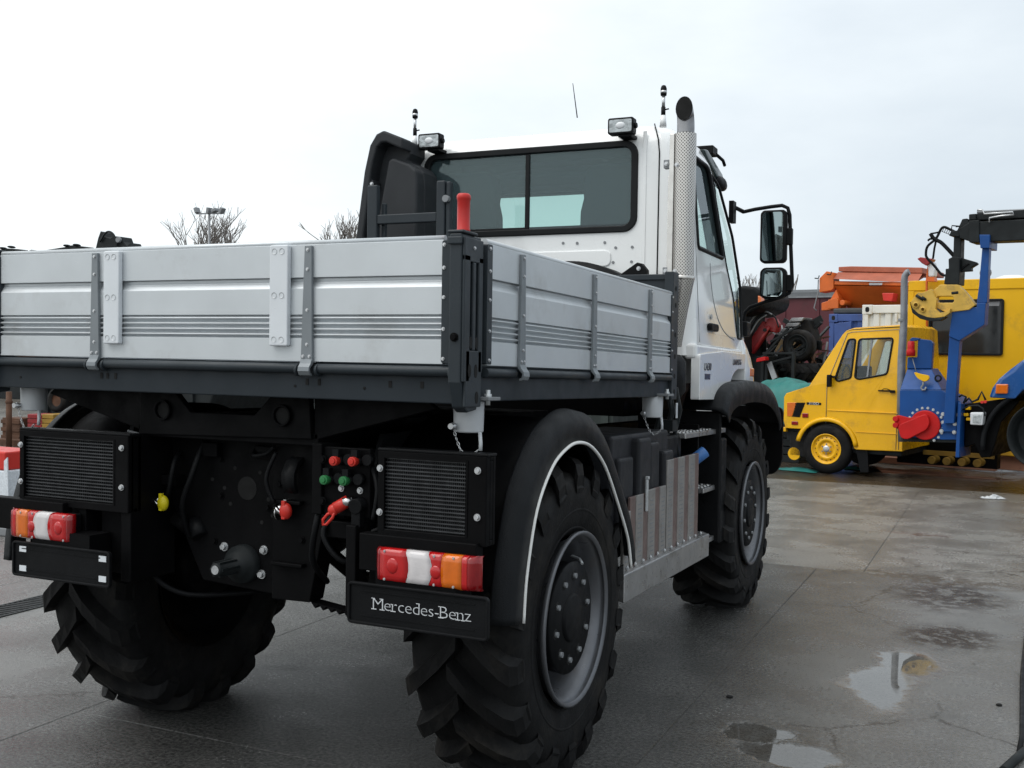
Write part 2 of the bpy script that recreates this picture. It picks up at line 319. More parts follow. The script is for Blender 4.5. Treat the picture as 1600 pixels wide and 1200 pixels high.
# ============================================================ the yard
def wet_concrete(name, c1, c2, base_rough, puddles=(), stains=(), sheen=(), sheen_col=(.12, .115, .105)):
    m = bpy.data.materials.new(name); m.use_nodes = True; t = m.node_tree; P = t.nodes['Principled BSDF']; l = t.links
    g = nd(t, 'ShaderNodeNewGeometry'); pos = g.outputs['Position']
    def noise(sc, de, ro=.55, vec=pos):
        n = nd(t, 'ShaderNodeTexNoise'); n.inputs['Scale'].default_value = sc; n.inputs['Detail'].default_value = de; n.inputs['Roughness'].default_value = ro; l.new(vec, n.inputs['Vector']); return n.outputs['Fac']
    def rng(x, a, b, c, d, sm=True):
        r = nd(t, 'ShaderNodeMapRange'); r.interpolation_type = 'SMOOTHSTEP' if sm else 'LINEAR'; l.new(x, r.inputs[0])
        for i, v in enumerate((a, b, c, d)): r.inputs[i+1].default_value = v
        return r.outputs[0]
    def mth(op, a, b):
        n = nd(t, 'ShaderNodeMath', operation=op)
        for i, v in enumerate((a, b)):
            if isinstance(v, (int, float)): n.inputs[i].default_value = v
            else: l.new(v, n.inputs[i])
        return n.outputs[0]
    def mix(f, a, b, bt='MIX'):
        n = nd(t, 'ShaderNodeMix', data_type='RGBA', blend_type=bt)
        for s, v in ((0, f), (6, a), (7, b)):
            if isinstance(v, (int, float)): n.inputs[s].default_value = v
            elif isinstance(v, tuple): n.inputs[s].default_value = (*v, 1)
            else: l.new(v, n.inputs[s])
        return n.outputs[2]
    sheen_masks = []
    big = noise(.55, 5); mid = noise(2.6, 8, .62); fine = noise(58, 4, .7); grit = noise(240, 2)
    col = mix(rng(big, .35, .65, 0, 1), c1, c2)
    col = mix(rng(mid, .42, .72, 0, .55), col, tuple(x*.62 for x in c1))
    col = mix(1, col, mix(rng(fine, .3, .7, 0, 1), (.42, .42, .42), (1.65, 1.62, 1.55)), 'MULTIPLY')
    # scattered pale aggregate and dark specks
    v = nd(t, 'ShaderNodeTexVoronoi'); v.inputs['Scale'].default_value = 55; l.new(pos, v.inputs['Vector']); sp = nd(t, 'ShaderNodeSeparateColor'); l.new(v.outputs['Color'], sp.inputs[0])
    speck = mth('MULTIPLY', rng(v.outputs['Distance'], .05, .22, 1, 0), mth('GREATER_THAN', sp.outputs[0], .86)); col = mix(mth('MULTIPLY', speck, .5), col, tuple(min(.6, x*2.1) for x in c2))
    dk = mth('MULTIPLY', rng(v.outputs['Distance'], .05, .2, 1, 0), mth('LESS_THAN', sp.outputs[1], .06)); col = mix(mth('MULTIPLY', dk, .75), col, (.03, .026, .022))
    # warped position for every shape with an edge of its own
    wv = nd(t, 'ShaderNodeTexNoise'); wv.inputs['Scale'].default_value = 2.2; wv.inputs['Detail'].default_value = 7; wv.inputs['Roughness'].default_value = .68; l.new(pos, wv.inputs['Vector'])
    w2 = nd(t, 'ShaderNodeVectorMath', operation='SUBTRACT'); l.new(wv.outputs['Color'], w2.inputs[0]); w2.inputs[1].default_value = (.5, .5, .5)
    w3 = nd(t, 'ShaderNodeVectorMath', operation='SCALE'); l.new(w2.outputs[0], w3.inputs[0]); w3.inputs[3].default_value = .42
    wp = nd(t, 'ShaderNodeVectorMath', operation='ADD'); l.new(pos, wp.inputs[0]); l.new(w3.outputs[0], wp.inputs[1])
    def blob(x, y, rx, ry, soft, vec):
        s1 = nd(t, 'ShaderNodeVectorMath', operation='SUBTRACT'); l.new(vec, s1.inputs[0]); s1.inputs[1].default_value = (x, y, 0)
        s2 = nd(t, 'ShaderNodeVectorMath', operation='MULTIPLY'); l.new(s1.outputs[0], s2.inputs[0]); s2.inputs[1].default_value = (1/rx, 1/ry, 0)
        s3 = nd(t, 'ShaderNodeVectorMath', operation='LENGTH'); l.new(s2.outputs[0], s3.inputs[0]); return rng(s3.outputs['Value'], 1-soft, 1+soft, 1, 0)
    for x, y, rx, ry in sheen:  # lighter ellipses beside the truck: sky reflection put into the concrete colour
        dm_ = blob(x, y, rx, ry, .55, wp.outputs[0]); sheen_masks.append(dm_); col = mix(mth('MULTIPLY', dm_, rng(mid, .2, .55, .55, 1)), col, mix(1, mix(rng(noise(1.7, 7, .65), .35, .65, 0, 1), tuple(x_*.8 for x_ in sheen_col), sheen_col), mix(rng(fine, .3, .7, 0, 1), (.78, .78, .78), (1.2, 1.19, 1.17)), 'MULTIPLY'))
    pud = None
    for x, y, rx, ry in puddles:
        b = blob(x, y, rx, ry, .62, wp.outputs[0]); pud = b if pud is None else mth('MAXIMUM', pud, b)
    # old oil and leaf-mould stains, broken up by noise
    for x, y, rx, ry, amt, sc in stains:
        b = mth('MULTIPLY', blob(x, y, rx, ry, .5, wp.outputs[0]), rng(noise(9, 8, .7), .42, .53, 0, amt)); col = mix(b, col, sc)
    # damp film: patches that shine, patches drying out
    damp = rng(noise(1.3, 6, .6), .38, .62, 0, 1)
    rough = mth('ADD', mth('MULTIPLY', damp, -.17), base_rough); rough = mth('ADD', rough, mth('MULTIPLY', mth('SUBTRACT', fine, .5), .22))
    for dm_ in sheen_masks: rough = mth('ADD', rough, mth('MULTIPLY', dm_, .10))
    col = mix(mth('MULTIPLY', damp, .26), col, mix(1, col, (.52, .51, .49), 'MULTIPLY'))
    bs = 1.0
    hb = mth('ADD', mth('MULTIPLY', fine, .55), mth('MULTIPLY', grit, .3))
    if pud is not None:
        dampp = rng(pud, 0, 1, 1, 0)
        rough = mth('ADD', mth('MULTIPLY', rough, dampp), .015); hb = mth('MULTIPLY', hb, rng(pud, 0, .6, 1, .0)); col = mix(mth('MULTIPLY', pud, .55), col, (.06, .055, .048))
    # hairline cracks
    cv = nd(t, 'ShaderNodeTexVoronoi', feature='DISTANCE_TO_EDGE'); cv.inputs['Scale'].default_value = .42; l.new(wp.outputs[0], cv.inputs['Vector'])
    crack = mth('MULTIPLY', rng(cv.outputs['Distance'], 0, .006, 1, 0), rng(noise(.9, 3), .45, .55, 0, .8)); col = mix(crack, col, (.035, .032, .028))
    l.new(col, P.inputs['Base Color']); l.new(rough, P.inputs['Roughness']); P.inputs['Specular IOR Level'].default_value = .40
    b = nd(t, 'ShaderNodeBump'); b.inputs['Strength'].default_value = .9; b.inputs['Distance'].default_value = .014; l.new(hb, b.inputs['Height']); l.new(b.outputs[0], P.inputs['Normal'])
    return m
PUD = [(2.12, 2.55, .15, .40), (2.19, 2.98, .17, .24), (1.88, 1.36, .20, .12), (1.72, 1.55, .13, .10), (-2.2, 2.5, .5, .3)]
STN = [(2.36, 3.65, .24, .25, .95, (.022, .014, .008)), (2.32, 4.85, .32, .50, .9, (.024, .017, .014)), (2.2, 5.35, .8, .12, .6, (.075, .05, .025)), (1.75, 1.5, .35, .2, .4, (.05, .04, .028)), (-3.2, 5.2, 1.4, .7, .6, (.16, .05, .04))]
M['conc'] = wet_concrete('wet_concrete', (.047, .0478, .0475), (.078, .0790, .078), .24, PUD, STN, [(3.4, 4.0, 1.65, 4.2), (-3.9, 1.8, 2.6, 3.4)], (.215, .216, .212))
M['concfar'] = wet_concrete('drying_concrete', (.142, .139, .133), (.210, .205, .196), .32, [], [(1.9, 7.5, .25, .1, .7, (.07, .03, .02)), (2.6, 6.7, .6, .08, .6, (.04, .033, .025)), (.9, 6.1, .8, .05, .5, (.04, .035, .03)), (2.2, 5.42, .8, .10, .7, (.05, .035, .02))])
M['apron'] = wet_concrete('dark_wet_apron', (.036, .027, .018), (.066, .050, .034), .27, [(1.1, 13.2, 1.0, .35), (2.2, 12.9, .5, .2)], [(.6, 12.5, 1.2, .5, .7, (.03, .022, .016)), (2.2, 13.6, 1.5, .6, .7, (.03, .022, .016))])
M['joint'] = mat('joint_dirt', (.03, .027, .022), .6, var=.3, vs=12)
M['earth'] = wet_concrete('far_yard_surface', (.10, .095, .085), (.15, .143, .13), .45)
gm = MB(); gm.add([(-600, -600, -.006), (600, -600, -.006), (600, 900, -.006), (-600, 900, -.006)], [(0,1,2,3)])
ground = kind(gm.build('ground', 'earth'), 'structure')
def slab(x0, x1, y0, y1, m, z=0, gap=.0014):
    b = MB(); b.box(x0+gap, x1-gap, y0+gap, y1-gap, z-.1, z); o = b.build('slab', m, ground, bevel=.003, seg=1); return o
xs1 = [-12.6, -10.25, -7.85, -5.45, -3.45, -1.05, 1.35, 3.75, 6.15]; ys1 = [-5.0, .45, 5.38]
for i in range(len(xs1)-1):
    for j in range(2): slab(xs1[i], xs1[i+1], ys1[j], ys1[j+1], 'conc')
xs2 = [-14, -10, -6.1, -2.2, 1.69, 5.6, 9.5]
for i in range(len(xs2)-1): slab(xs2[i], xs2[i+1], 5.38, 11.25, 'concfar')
for i in range(len(xs2)-1): slab(xs2[i]+.9, xs2[i+1]+.9, 11.25, 15.6, 'apron', z=-.003)

# ============================================================ the flatbed truck
BODY = True
truck = thing('flatbed_truck', 'big white four wheel drive truck with silver drop-side flatbed, seen from behind', 'truck', (0, .8, 0))
BA = boltmesh('bolt', .0048, .005, 'zinc'); BX = boltmesh('bolt', .0048, .005, 'zinc', 'x', 1); BBIG = boltmesh('bolt', .0092, .011, 'zinc'); BBLK = boltmesh('bolt', .011, .012, 'black')
def bolts(me, parent, pts, name='bolt'):
    for p in pts: inst(name, me, parent, p)

def spl3d(pts, n=5):
    P = [Vector(p) for p in pts]; out = []
    for i in range(len(P)-1):
        a, b_, c, d = P[max(i-1,0)], P[i], P[i+1], P[min(i+2, len(P)-1)]
        for k in range(n): t = k/n; out.append(.5*((2*b_)+(-a+c)*t+(2*a-5*b_+4*c-d)*t*t+(-a+3*b_-3*c+d)*t**3))
    return out + [P[-1]]
# -- drop sides: each an extruded aluminium profile of three planks
def plank_polys():
    ribs = []
    for i in range(33): z = 1.712 - (.076)*i/32; ribs.append((.0055-.0085*math.cos(2*math.pi*4*i/32+math.pi), z))
    up_ = [(0, 1.951), (0, 1.8395), (.012, 1.8395), (.030, 1.8395), (.030, 1.951)]
    md = [(.016, 1.8385), (.016, 1.829), (.013, 1.822), (.003, 1.808), (0, 1.802), (0, 1.7135), (.012, 1.7125), (.030, 1.7125), (.030, 1.8385)]
    lo = [(.010, 1.7115)] + ribs[1:-1] + [(0, 1.632), (0, 1.555), (.030, 1.555), (.030, 1.7115)]
    return up_, md, lo
def board(axis, a, b, plane, sgn, parent_name, label=None):
    """axis: direction of the board's length; plane: outer face; sgn: towards inside"""
    core = MB()
    def m3(p, h): d = plane+sgn*p[0]; return (h, d, p[1]) if axis == 'x' else (d, h, p[1])
    d0, d1 = plane+sgn*.020, plane+sgn*.0295
    if axis == 'x': core.box(a+.002, b-.002, min(d0,d1), max(d0,d1), 1.556, 1.950)
    else: core.box(min(d0,d1), max(d0,d1), a+.002, b-.002, 1.556, 1.950)
    # the core sheet lies inside the planks' hollow backs
    o = MB()
    e = (lambda h, d, z: (h, plane+sgn*d, z)) if axis == 'x' else (lambda h, d, z: (plane+sgn*d, h, z))
    o.tube([e(a, .013, 1.957), e(b, .013, 1.957)], .0105, 10)
    root = o.build(parent_name, 'alu', truck, label=label)
    for pl in plank_polys():
        q = MB(); n = len(pl); v0 = [m3(p, a) for p in pl]; v1 = [m3(p, b) for p in pl]
        q.add(v0, [tuple(range(n))]); q.add(v1, [tuple(range(n))]); q.add(v0+v1, [(i, (i+1)%n, n+(i+1)%n, n+i) for i in range(n)])
        q.build('plank', 'alu', root, bevel=.0012)
    return root
tg = board('x', -.999, .999, 0, 1, 'tailgate')
for s in (-1, 1):
    b = MB(); x0, x1 = sorted((s*.996, s*1.038)); b.prism(rrect(x0, x1, 1.558, 1.949, .008), 'y', -.0045, .028); st = b.build('edge_strip', 'anth', tg, bevel=.001)
    bolts(BA, tg, [(s*1.004, -.0045, z) for z in (1.935, 1.862, 1.768, 1.667, 1.572)])
    b = MB(); b.add([(s*.485-.014,-.012,1.946),(s*.485+.014,-.012,1.946),(s*.483+.023,-.014,1.562),(s*.483-.023,-.014,1.562),
                     (s*.485-.014,.0,1.946),(s*.485+.014,.0,1.946),(s*.483+.023,.0,1.562),(s*.483-.023,.0,1.562)], [(0,3,2,1),(4,5,6,7),(0,1,5,4),(1,2,6,5),(2,3,7,6),(3,0,4,7)])
    hk = [(-.014, 1.564), (-.020, 1.548), (-.030, 1.536), (-.032, 1.522), (-.024, 1.508), (-.012, 1.504), (-.010, 1.512), (-.020, 1.518), (-.022, 1.530), (-.012, 1.540), (-.004, 1.548), (0, 1.564)]
    b.prism(hk, 'x', s*.483-.023, s*.483+.023)
    b.build('hinge_strap', 'alu_strap', tg, bevel=.002)
    bolts(BA, tg, [(s*.4845, -.0125, z) for z in (1.932, 1.866, 1.728, 1.612)] + [(s*.483+d, -.0135, 1.572) for d in (-.013, .013)])
for xc in (-.392, .371):
    b = MB(); b.prism(rrect(xc-.038, xc+.038, 1.606, 1.950, .006), 'y', -.022, -.0005); blk = b.build('mounting_block', 'block', tg, bevel=.004)
    for z in (1.928, 1.778, 1.627):
        for d in (-.017, .014):
            h = MB(); h.lathe([(0, .0105), (.0002, .0095), (.004, .005), (.004, .0)], (xc+d, -.0235, z), 'y', 14); h.build('bolt', 'galv', tg, body=True)
sr = board('y', .125, 2.238, 1.0965, -1, 'side_board')
slf = board('y', .125, 2.238, -1.0965, 1, 'side_board')
for s, par in ((1, sr), (-1, slf)):
    P0 = s*1.0965
    for yc in (.385, 1.100, 1.850):
        b = MB(); q = [(yc-.014, 1.944), (yc+.014, 1.944), (yc+.024, 1.560), (yc-.024, 1.560)]
        b.prism(q, 'x', P0, P0+s*.012); hk = [(P0+s*d, z) for d, z in ((.012, 1.562), (.018, 1.548), (.027, 1.536), (.029, 1.522), (.022, 1.508), (.010, 1.504), (.008, 1.512), (.018, 1.518), (.019, 1.530), (.010, 1.540), (.003, 1.548), (0, 1.562))]
        b.prism(hk, 'y', yc-.024, yc+.024); b.build('hinge_strap', 'alu_strap', par, bevel=.002)
        if s > 0: bolts(BX, par, [(P0+.012, yc, z) for z in (1.930, 1.868, 1.732, 1.612)] + [(P0+.012, yc+d, 1.572) for d in (-.012, .012)])
    for ya, yb in ((.112, .150), (2.205, 2.238)):
        b = MB(); b.prism(rrect(ya, yb, 1.558, 1.949, .006), 'x', P0+s*.0045, P0-s*.028); b.build('edge_strip', 'anth', par, bevel=.001)
        if s > 0: bolts(BX, par, [(P0+.0045, (ya+yb)/2, z) for z in (1.935, 1.862, 1.768, 1.667, 1.572)])

# -- corner posts
for s in (1, -1):
    b = MB(); prof = [(-.038, 1.966), (.100, 1.966), (.100, 1.520), (.082, 1.410), (.020, 1.402), (-.010, 1.418), (-.038, 1.498)]
    xa, xb = s*1.040, s*1.084; b.prism(prof, 'x', min(xa,xb), max(xa,xb))
    cp = b.build('corner_post', 'anth', truck, bevel=.005)
    b = MB(); f0, f1 = s*1.084, s*1.094                      # the outer cheek with its two long slots left open between the ribs
    for ya, yb, z0, z1 in ((-.034, .006, 1.50, 1.90), (.026, .046, 1.60, 1.88), (.066, .096, 1.53, 1.90), (-.034, .096, 1.88, 1.955), (-.020, .090, 1.42, 1.60)):
        b.box(min(f0,f1), max(f0,f1), ya, yb, z0, z1)
    b.build('post_cheek', 'anth', cp, bevel=.003)
    for yc, zc, rz in ((.005, 1.535, .022), (.050, 1.535, .022), (.058, 1.450, .020)):
        b = MB(); b.prism([(yc+.011*math.cos(t), zc+rz*math.sin(t)) for t in [2*math.pi*i/14 for i in range(14)]], 'x', s*1.0935, s*1.0952); b.build('slot_hole', 'dark', cp)  # black discs stand in for the shade inside the slots
    for yc in (.016, .056): b = MB(); b.prism([(yc+.009*math.cos(t), 1.625+.02*math.sin(t)) for t in [2*math.pi*i/14 for i in range(14)]], 'x', s*1.084, s*1.0925); b.build('slot_hole', 'dark', cp)
    b = MB(); b.box(s*1.062-.030, s*1.062+.030, -.040, .060, 1.966, 1.976); b.box(s*1.062-.026, s*1.062+.026, -.046, -.038, 1.93, 1.955); b.build('post_cap', 'anth', cp, bevel=.004)
    inst('bolt', BX if s > 0 else BX, cp, (s*1.094, .03, 1.925))
    inst('bolt', BBLK, cp, (s*1.062, -.038, 1.64))
    if s > 0:
        b = MB(); b.lathe([(1.974, .0), (1.974, .0215), (1.980, .0220), (1.982, .0205), (2.074, .0205), (2.077, .0225), (2.088, .0225), (2.094, .017), (2.094, 0)], (1.066, .006, 0), 'z', 20)
        b.build('grip_handle', 'red', truck, label='upright red rubber grip on the rear corner post')
    # front posts
    b = MB(); b.box(min(s*1.05, s*1.098), max(s*1.05, s*1.098), 2.242, 2.335, 1.42, 2.068); fp = b.build('front_post', 'anth', truck, bevel=.004)
    for z in (1.985, 1.90, 1.75, 1.64, 1.54, 1.46):
        b = MB(); b.cyl((s*1.097, 2.285, z), (s*1.0995, 2.285, z), .013, n=12); b.build('post_hole', 'dark', fp)
# -- headboard and the load rack on it
b = MB(); b.box(-1.05, 1.05, 2.285, 2.318, 1.556, 2.060); b.box(-1.05, 1.05, 2.275, 2.285, 2.03, 2.058); b.box(-1.05, 1.05, 2.27, 2.285, 1.78, 1.82); b.build('headboard', 'anth', truck, bevel=.003)
b = MB(); b.box(-.775, -.708, 2.315, 2.355, 1.75, 2.61); b.box(-.316, -.262, 2.315, 2.355, 1.75, 2.612); b.box(-.258, -.230, 2.322, 2.362, 1.75, 2.606); b.box(-.706, -.680, 2.36, 2.39, 1.75, 2.51)
lr = b.build('load_rack', 'anth', truck, bevel=.007)
b = MB(); b.box(-.708, -.316, 2.318, 2.352, 2.382, 2.437); b.build('cross_bar', 'anth', lr, bevel=.006)
b = MB(); b.cyl((-.245, 2.32, 2.505), (-.245, 2.29, 2.505), .02, n=10); b.build('bolt', 'grey', lr)

# -- bed floor and frame
b = MB(); b.box(-1.065, 1.065, .03, 2.28, 1.535, 1.552)
for y in (.5, .9, 1.3, 1.7, 2.1): b.box(-1.02, 1.02, y-.03, y+.03, 1.455, 1.535)
bed = b.build('bed_floor', 'anthdk', truck)
b = MB(); b.box(-1.055, 1.055, .012, .055, 1.428, 1.545); b.build('rear_beam', 'anthdk', bed, bevel=.004)
for s in (-1, 1):
    b = MB(); xa, xb = sorted((s*1.03, s*1.078)); b.box(xa, xb, .10, 2.26, 1.436, 1.545); b.build('side_beam', 'anthdk', bed, bevel=.004)
    segs = ((.125, .352), (.418, 1.068), (1.132, 1.818), (1.882, 2.238))
    for ya, yb in segs:
        b = MB(); b.cyl((s*1.088, ya, 1.531), (s*1.088, yb, 1.531), .0165, n=14); b.build('hinge_tube', 'anth', bed, bevel=.002)
for xa, xb in ((-1.04, -.518), (-.448, .448), (.518, 1.04)):
    b = MB(); b.cyl((xa, .0, 1.531), (xb, .0, 1.531), .0175, n=14); b.build('hinge_tube', 'anth', bed, bevel=.002)
    for x in (xa+.006, xb-.006):
        b = MB(); b.cyl((x-.005, 0, 1.526), (x+.005, 0, 1.526), .022, n=14); b.build('hinge_eye', 'anth', bed)
for x in (-.47, -.44, -.40, .47, .52, .80, .92): b = MB(); b.box(x-.006, x+.006, .0100, .0121, 1.487-.012, 1.487+.010); b.build('beam_slot', 'dark', bed)
for x in (-.9, .70, .42): b = MB(); b.cyl((x, .0121, 1.47), (x, .010, 1.47), .005, n=8); b.build('beam_slot', 'dark', bed)

# -- tipping-ball sockets with locking pins and chains
for x, y in ((1.02, .15), (-.985, .15), (1.043, 2.10), (-1.0, 2.10)):
    b = MB(); b.lathe([(1.440, .0), (1.440, .052), (1.336, .050), (1.332, .046), (1.332, .0)], (x, y, 0), 'z', 22); so_ = b.build('ball_socket', 'sock', truck, bevel=.002)
    b = MB(); b.box(x-.075, x+.095, y-.045, y+.045, 1.440, 1.452); b.build('socket_plate', 'grey', so_, bevel=.002)
    b = MB(); b.cyl((x+.080, y-.02, 1.425), (x+.080, y-.02, 1.475), .008, n=8); b.cyl((x+.080, y-.02, 1.445), (x+.080, y-.02, 1.462), .013, n=6); b.build('bolt', 'galv', so_); b = MB(); b.cyl((x-.062, y-.03, 1.43), (x-.062, y-.03, 1.46), .008, n=8); b.build('bolt', 'galv', so_)
    b = MB(); b.cyl((x-.028, y-.075, 1.353), (x-.028, y+.05, 1.353), .010, n=10); b.lathe([(0, .0085), (.003, .013), (.006, .0085)], (x-.028, y-.062, 1.353), 'y', 14); b.build('locking_pin', 'zinc', so_)
    b = MB(); b.tube([(x+.052, y-.02, 1.335), (x+.058, y-.025, 1.30), (x+.060, y-.03, 1.275)], .0065, 8); b.build('pin_clip', 'sock', so_)
    b = MB(); n = 15
    for i in range(n):
        t = i/(n-1); cx = x-.028+.088*t; cz = 1.345-.07*t-.055*math.sin(math.pi*t); a = math.atan2(-.07-.055*math.pi*math.cos(math.pi*t), .088); ex = Vector((math.cos(a), 0, math.sin(a))); ey = Vector((-math.sin(a), 0, math.cos(a))) if i % 2 else Vector((0, 1, 0))
        b.tube([Vector((cx, y-.055, cz)) + ex*.0075*math.cos(q) + ey*.0042*math.sin(q) for q in [2*math.pi*k/8 for k in range(9)]], .0014, 5, False)
    b.build('pin_chain', 'zinc', so_)

# -- chassis, subframe and rear crossmember
b = MB()
for s in (-1, 1): b.box(s*.40-.035, s*.40+.035, .30, 4.75, .98, 1.24)
for y in (.9, 1.7, 2.5, 3.4, 4.4): b.box(-.37, .37, y-.05, y+.05, 1.02, 1.18)
ch = b.build('chassis', 'black', truck, bevel=.006)
b = MB()
for y in (.8, 3.91):
    b = MB(); b.cyl((-.74, y, .86), (.74, y, .86), .07, n=18); b.ball((-.05, y, .88), .19, .17, .17, 18, 12)
    for s in (-1, 1):
        b.cyl((s*.60, y, .66), (s*.74, y, .66), .17, n=20); b.cyl((s*.60, y, .84), (s*.74, y, .84), .13, n=20); b.tube([(s*.55, y, .70), (s*.55, y, 1.02)], .085, 12)
        for k in range(7): b.lathe([(.80+.06*k-.02, .085), (.80+.06*k, .098), (.80+.06*k+.02, .085)], (s*.55, y, -.06), 'z', 14)
    b.build('axle', 'black', ch)
for pp in ([(-.32, .25, .93), (-.32, .6, .70), (-.3, .78, .66)], [(.30, .35, .86), (.30, .6, .70), (.3, .78, .66)]): b = MB(); b.tube(pp, .03, 8); b.build('link_rod', 'black', ch)
b = MB(); b.prism([(-.40, 1.432), (-.225, 1.432), (-.150, 1.356), (.150, 1.356), (.225, 1.432), (.29, 1.432), (.31, 1.45), (.375, 1.45), (.39, 1.43), (.40, 1.280), (-.40, 1.262)], 'y', .135, .165); sub = b.build('rear_crossmember', 'black', truck, bevel=.004)
for s in (-1, 1):
    b = MB(); b.ring([(s*.278+.040*math.cos(t), 1.360+.040*math.sin(t)) for t in [2*math.pi*i/24 for i in range(24)]], [(s*.278+.031*math.cos(t), 1.360+.031*math.sin(t)) for t in [2*math.pi*i/24 for i in range(24)]], 'y', .120, .135); b.build('tube_rim', 'black', sub, bevel=.002)
    b = MB(); b.cyl((s*.278, .133, 1.360), (s*.278, .134, 1.360), .031, n=24); b.build('tube_bore', 'dark', sub)
    b = MB(); b.prism([(s*.402, 1.440), (s*.86, 1.436), (s*.90, 1.405), (s*.402, 1.275)], 'y', .150, .175); b.build('bed_arm', 'black', sub, bevel=.004)
b = MB(); b.box(-.42, .42, .15, 2.3, 1.255, 1.30); b.box(-.40, .40, .20, 2.3, 1.30, 1.34); b.build('subframe', 'black', sub, bevel=.004)

# -- towing plate
b = MB(); b.prism([(-.44, 1.250), (.40, 1.255), (.40, .98), (.335, .672), (.16, .668), (-.215, .690), (-.43, 1.085)], 'y', .285, .315); tp = b.build('towing_plate', 'black', truck, bevel=.004)
b = MB(); b.prism([(.165, 1.25), (.40, 1.255), (.40, .98), (.335, .672), (.165, .668)], 'y', .225, .285); b.build('stiffener_plate', 'black', tp, bevel=.004)
b = MB(); b.cyl((0, .2855, 1.066), (0, .2835, 1.066), .045, n=28); b.build('plate_hole', 'dark', tp)
for x, z in ((.09, 1.12), (.06, 1.13), (-.06, 1.14), (.10, 1.03), (-.11, 1.06), (.13, 1.10), (.12, .97), (-.08, 1.0), (.07, .94), (-.17, 1.09)): b = MB(); b.cyl((x, .2855, z), (x, .284, z), .008, n=10); b.build('plate_hole', 'dark', tp)
bolts(BBLK, tp, [(-.127, .285, 1.172), (.132, .285, 1.179), (-.125, .285, 1.03), (.10, .285, 1.0), (.20, .225, 1.10), (.30, .225, .9)])
BHEX = boltmesh('bolt', .0135, .020, 'zinc')
bolts(BHEX, tp, [(-.105, .285, .832), (.085, .285, .836), (.075, .285, .742), (-.12, .285, .735)])
bolts(BBLK, tp, [(.135, .285, .836), (.125, .285, .742), (-.155, .285, .85)])
b = MB(); b.lathe([(.285, .075), (.25, .072), (.245, .052), (.225, .050), (.225, .026), (.12, .026), (.115, .022), (.115, 0)], (-.01, 0, .775), 'y', 24)
for k in range(6): t = k*math.pi/3; b.bar((-.01+.026*math.cos(t), .22, .775+.026*math.sin(t)), (-.01+.026*math.cos(t), .122, .775+.026*math.sin(t)), .009, .009)
b.build('drive_shaft_stub', 'greydk', truck)
b = MB(); b.cyl((-.01, .1145, .775), (-.01, .1135, .775), .017, n=16); b.build('shaft_end', 'zinc', truck)
for x, y in ((.278, .20), (-.50, .17)):                   # curled towing lugs
    b = MB(); pr = [(.060, 1.215), (.04, 1.212), (-.01, 1.19), (-.035, 1.15), (-.035, 1.11), (-.018, 1.075), (-.006, 1.08), (-.02, 1.115), (-.018, 1.145), (.0, 1.175), (.03, 1.195), (.06, 1.200)]
    b.prism([(y+a, z) for a, z in pr], 'x', x-.028, x+.028, True); b.build('towing_lug', 'blackpl', truck)
b = MB(); b.tube([(-.60, .28, 1.26), (-.47, .24, 1.25), (-.452, .2, 1.22), (-.452, .19, 1.0), (-.44, .2, .985), (-.37, .22, .985)], .006, 6); b.build('brake_line', 'grey', truck)
b = MB(); b.tube([(-.30, .30, .98), (-.24, .38, .9), (-.20, .34, .80), (-.13, .33, .72)], .014, 8); b.tube([(-.26, .30, .92), (-.22, .28, .86)], .035, 10); b.build('hydraulic_hose', 'blackpl', truck)
# large air bellows/silencer hanging beside the plate
b = MB(); b.lathe([(.84, 0), (.84, .08), (.80, .095), (.72, .10), (.70, .085), (.66, .06)], (-.32, .55, 0), 'z', 20); b.build('spring_bellows', 'blackpl', truck)
for pts, r_ in (([(-.36, .34, 1.20), (-.30, .22, 1.16), (-.31, .20, 1.05), (-.36, .24, .98)], .010), ([(-.20, .27, 1.24), (-.21, .22, 1.12), (-.27, .23, .98), (-.29, .30, .84)], .012), ([(.20, .20, 1.22), (.17, .18, 1.12), (.20, .19, 1.03)], .008), ([(.42, .2, 1.10), (.44, .12, 1.0), (.40, .15, .85), (.36, .3, .74)], .012), ([(.50, .14, 1.03), (.48, .10, .95), (.55, .12, .86), (.62, .2, .88)], .010), ([(.66, .13, 1.2), (.70, .10, 1.12), (.69, .09, 1.02)], .009), ([(.05, .27, 1.22), (.08, .22, 1.2), (.14, .22, 1.21), (.19, .2, 1.24)], .008), ([(-.38, .3, .80), (-.42, .24, .70), (-.30, .3, .62), (-.1, .5, .62)], .011)):
    b = MB(); b.tube(spl3d(pts), r_, 7); b.build('hydraulic_hose', 'blackpl', truck)
for x0, x1, y0, y1, z0, z1 in ((.43, .47, .10, .22, 1.02, 1.27), (.47, .64, .118, .14, .94, 1.0), (-.20, -.12, .25, .285, 1.18, 1.235), (.06, .15, .25, .285, 1.185, 1.235), (-.37, -.30, .22, .285, 1.06, 1.10), (.18, .32, .195, .225, .80, .815), (.19, .31, .195, .225, 1.03, 1.045)):
    b = MB(); b.box(x0, x1, y0, y1, z0, z1); b.build('frame_bracket', 'black', truck, bevel=.004)
for k in range(7):
    b = MB(); b.prism([(.33+.035*k, .672-.004*k), (.365+.035*k, .668-.004*k), (.35+.035*k, .650-.004*k)], 'y', .24, .30); b.build('frame_tooth', 'black', truck)
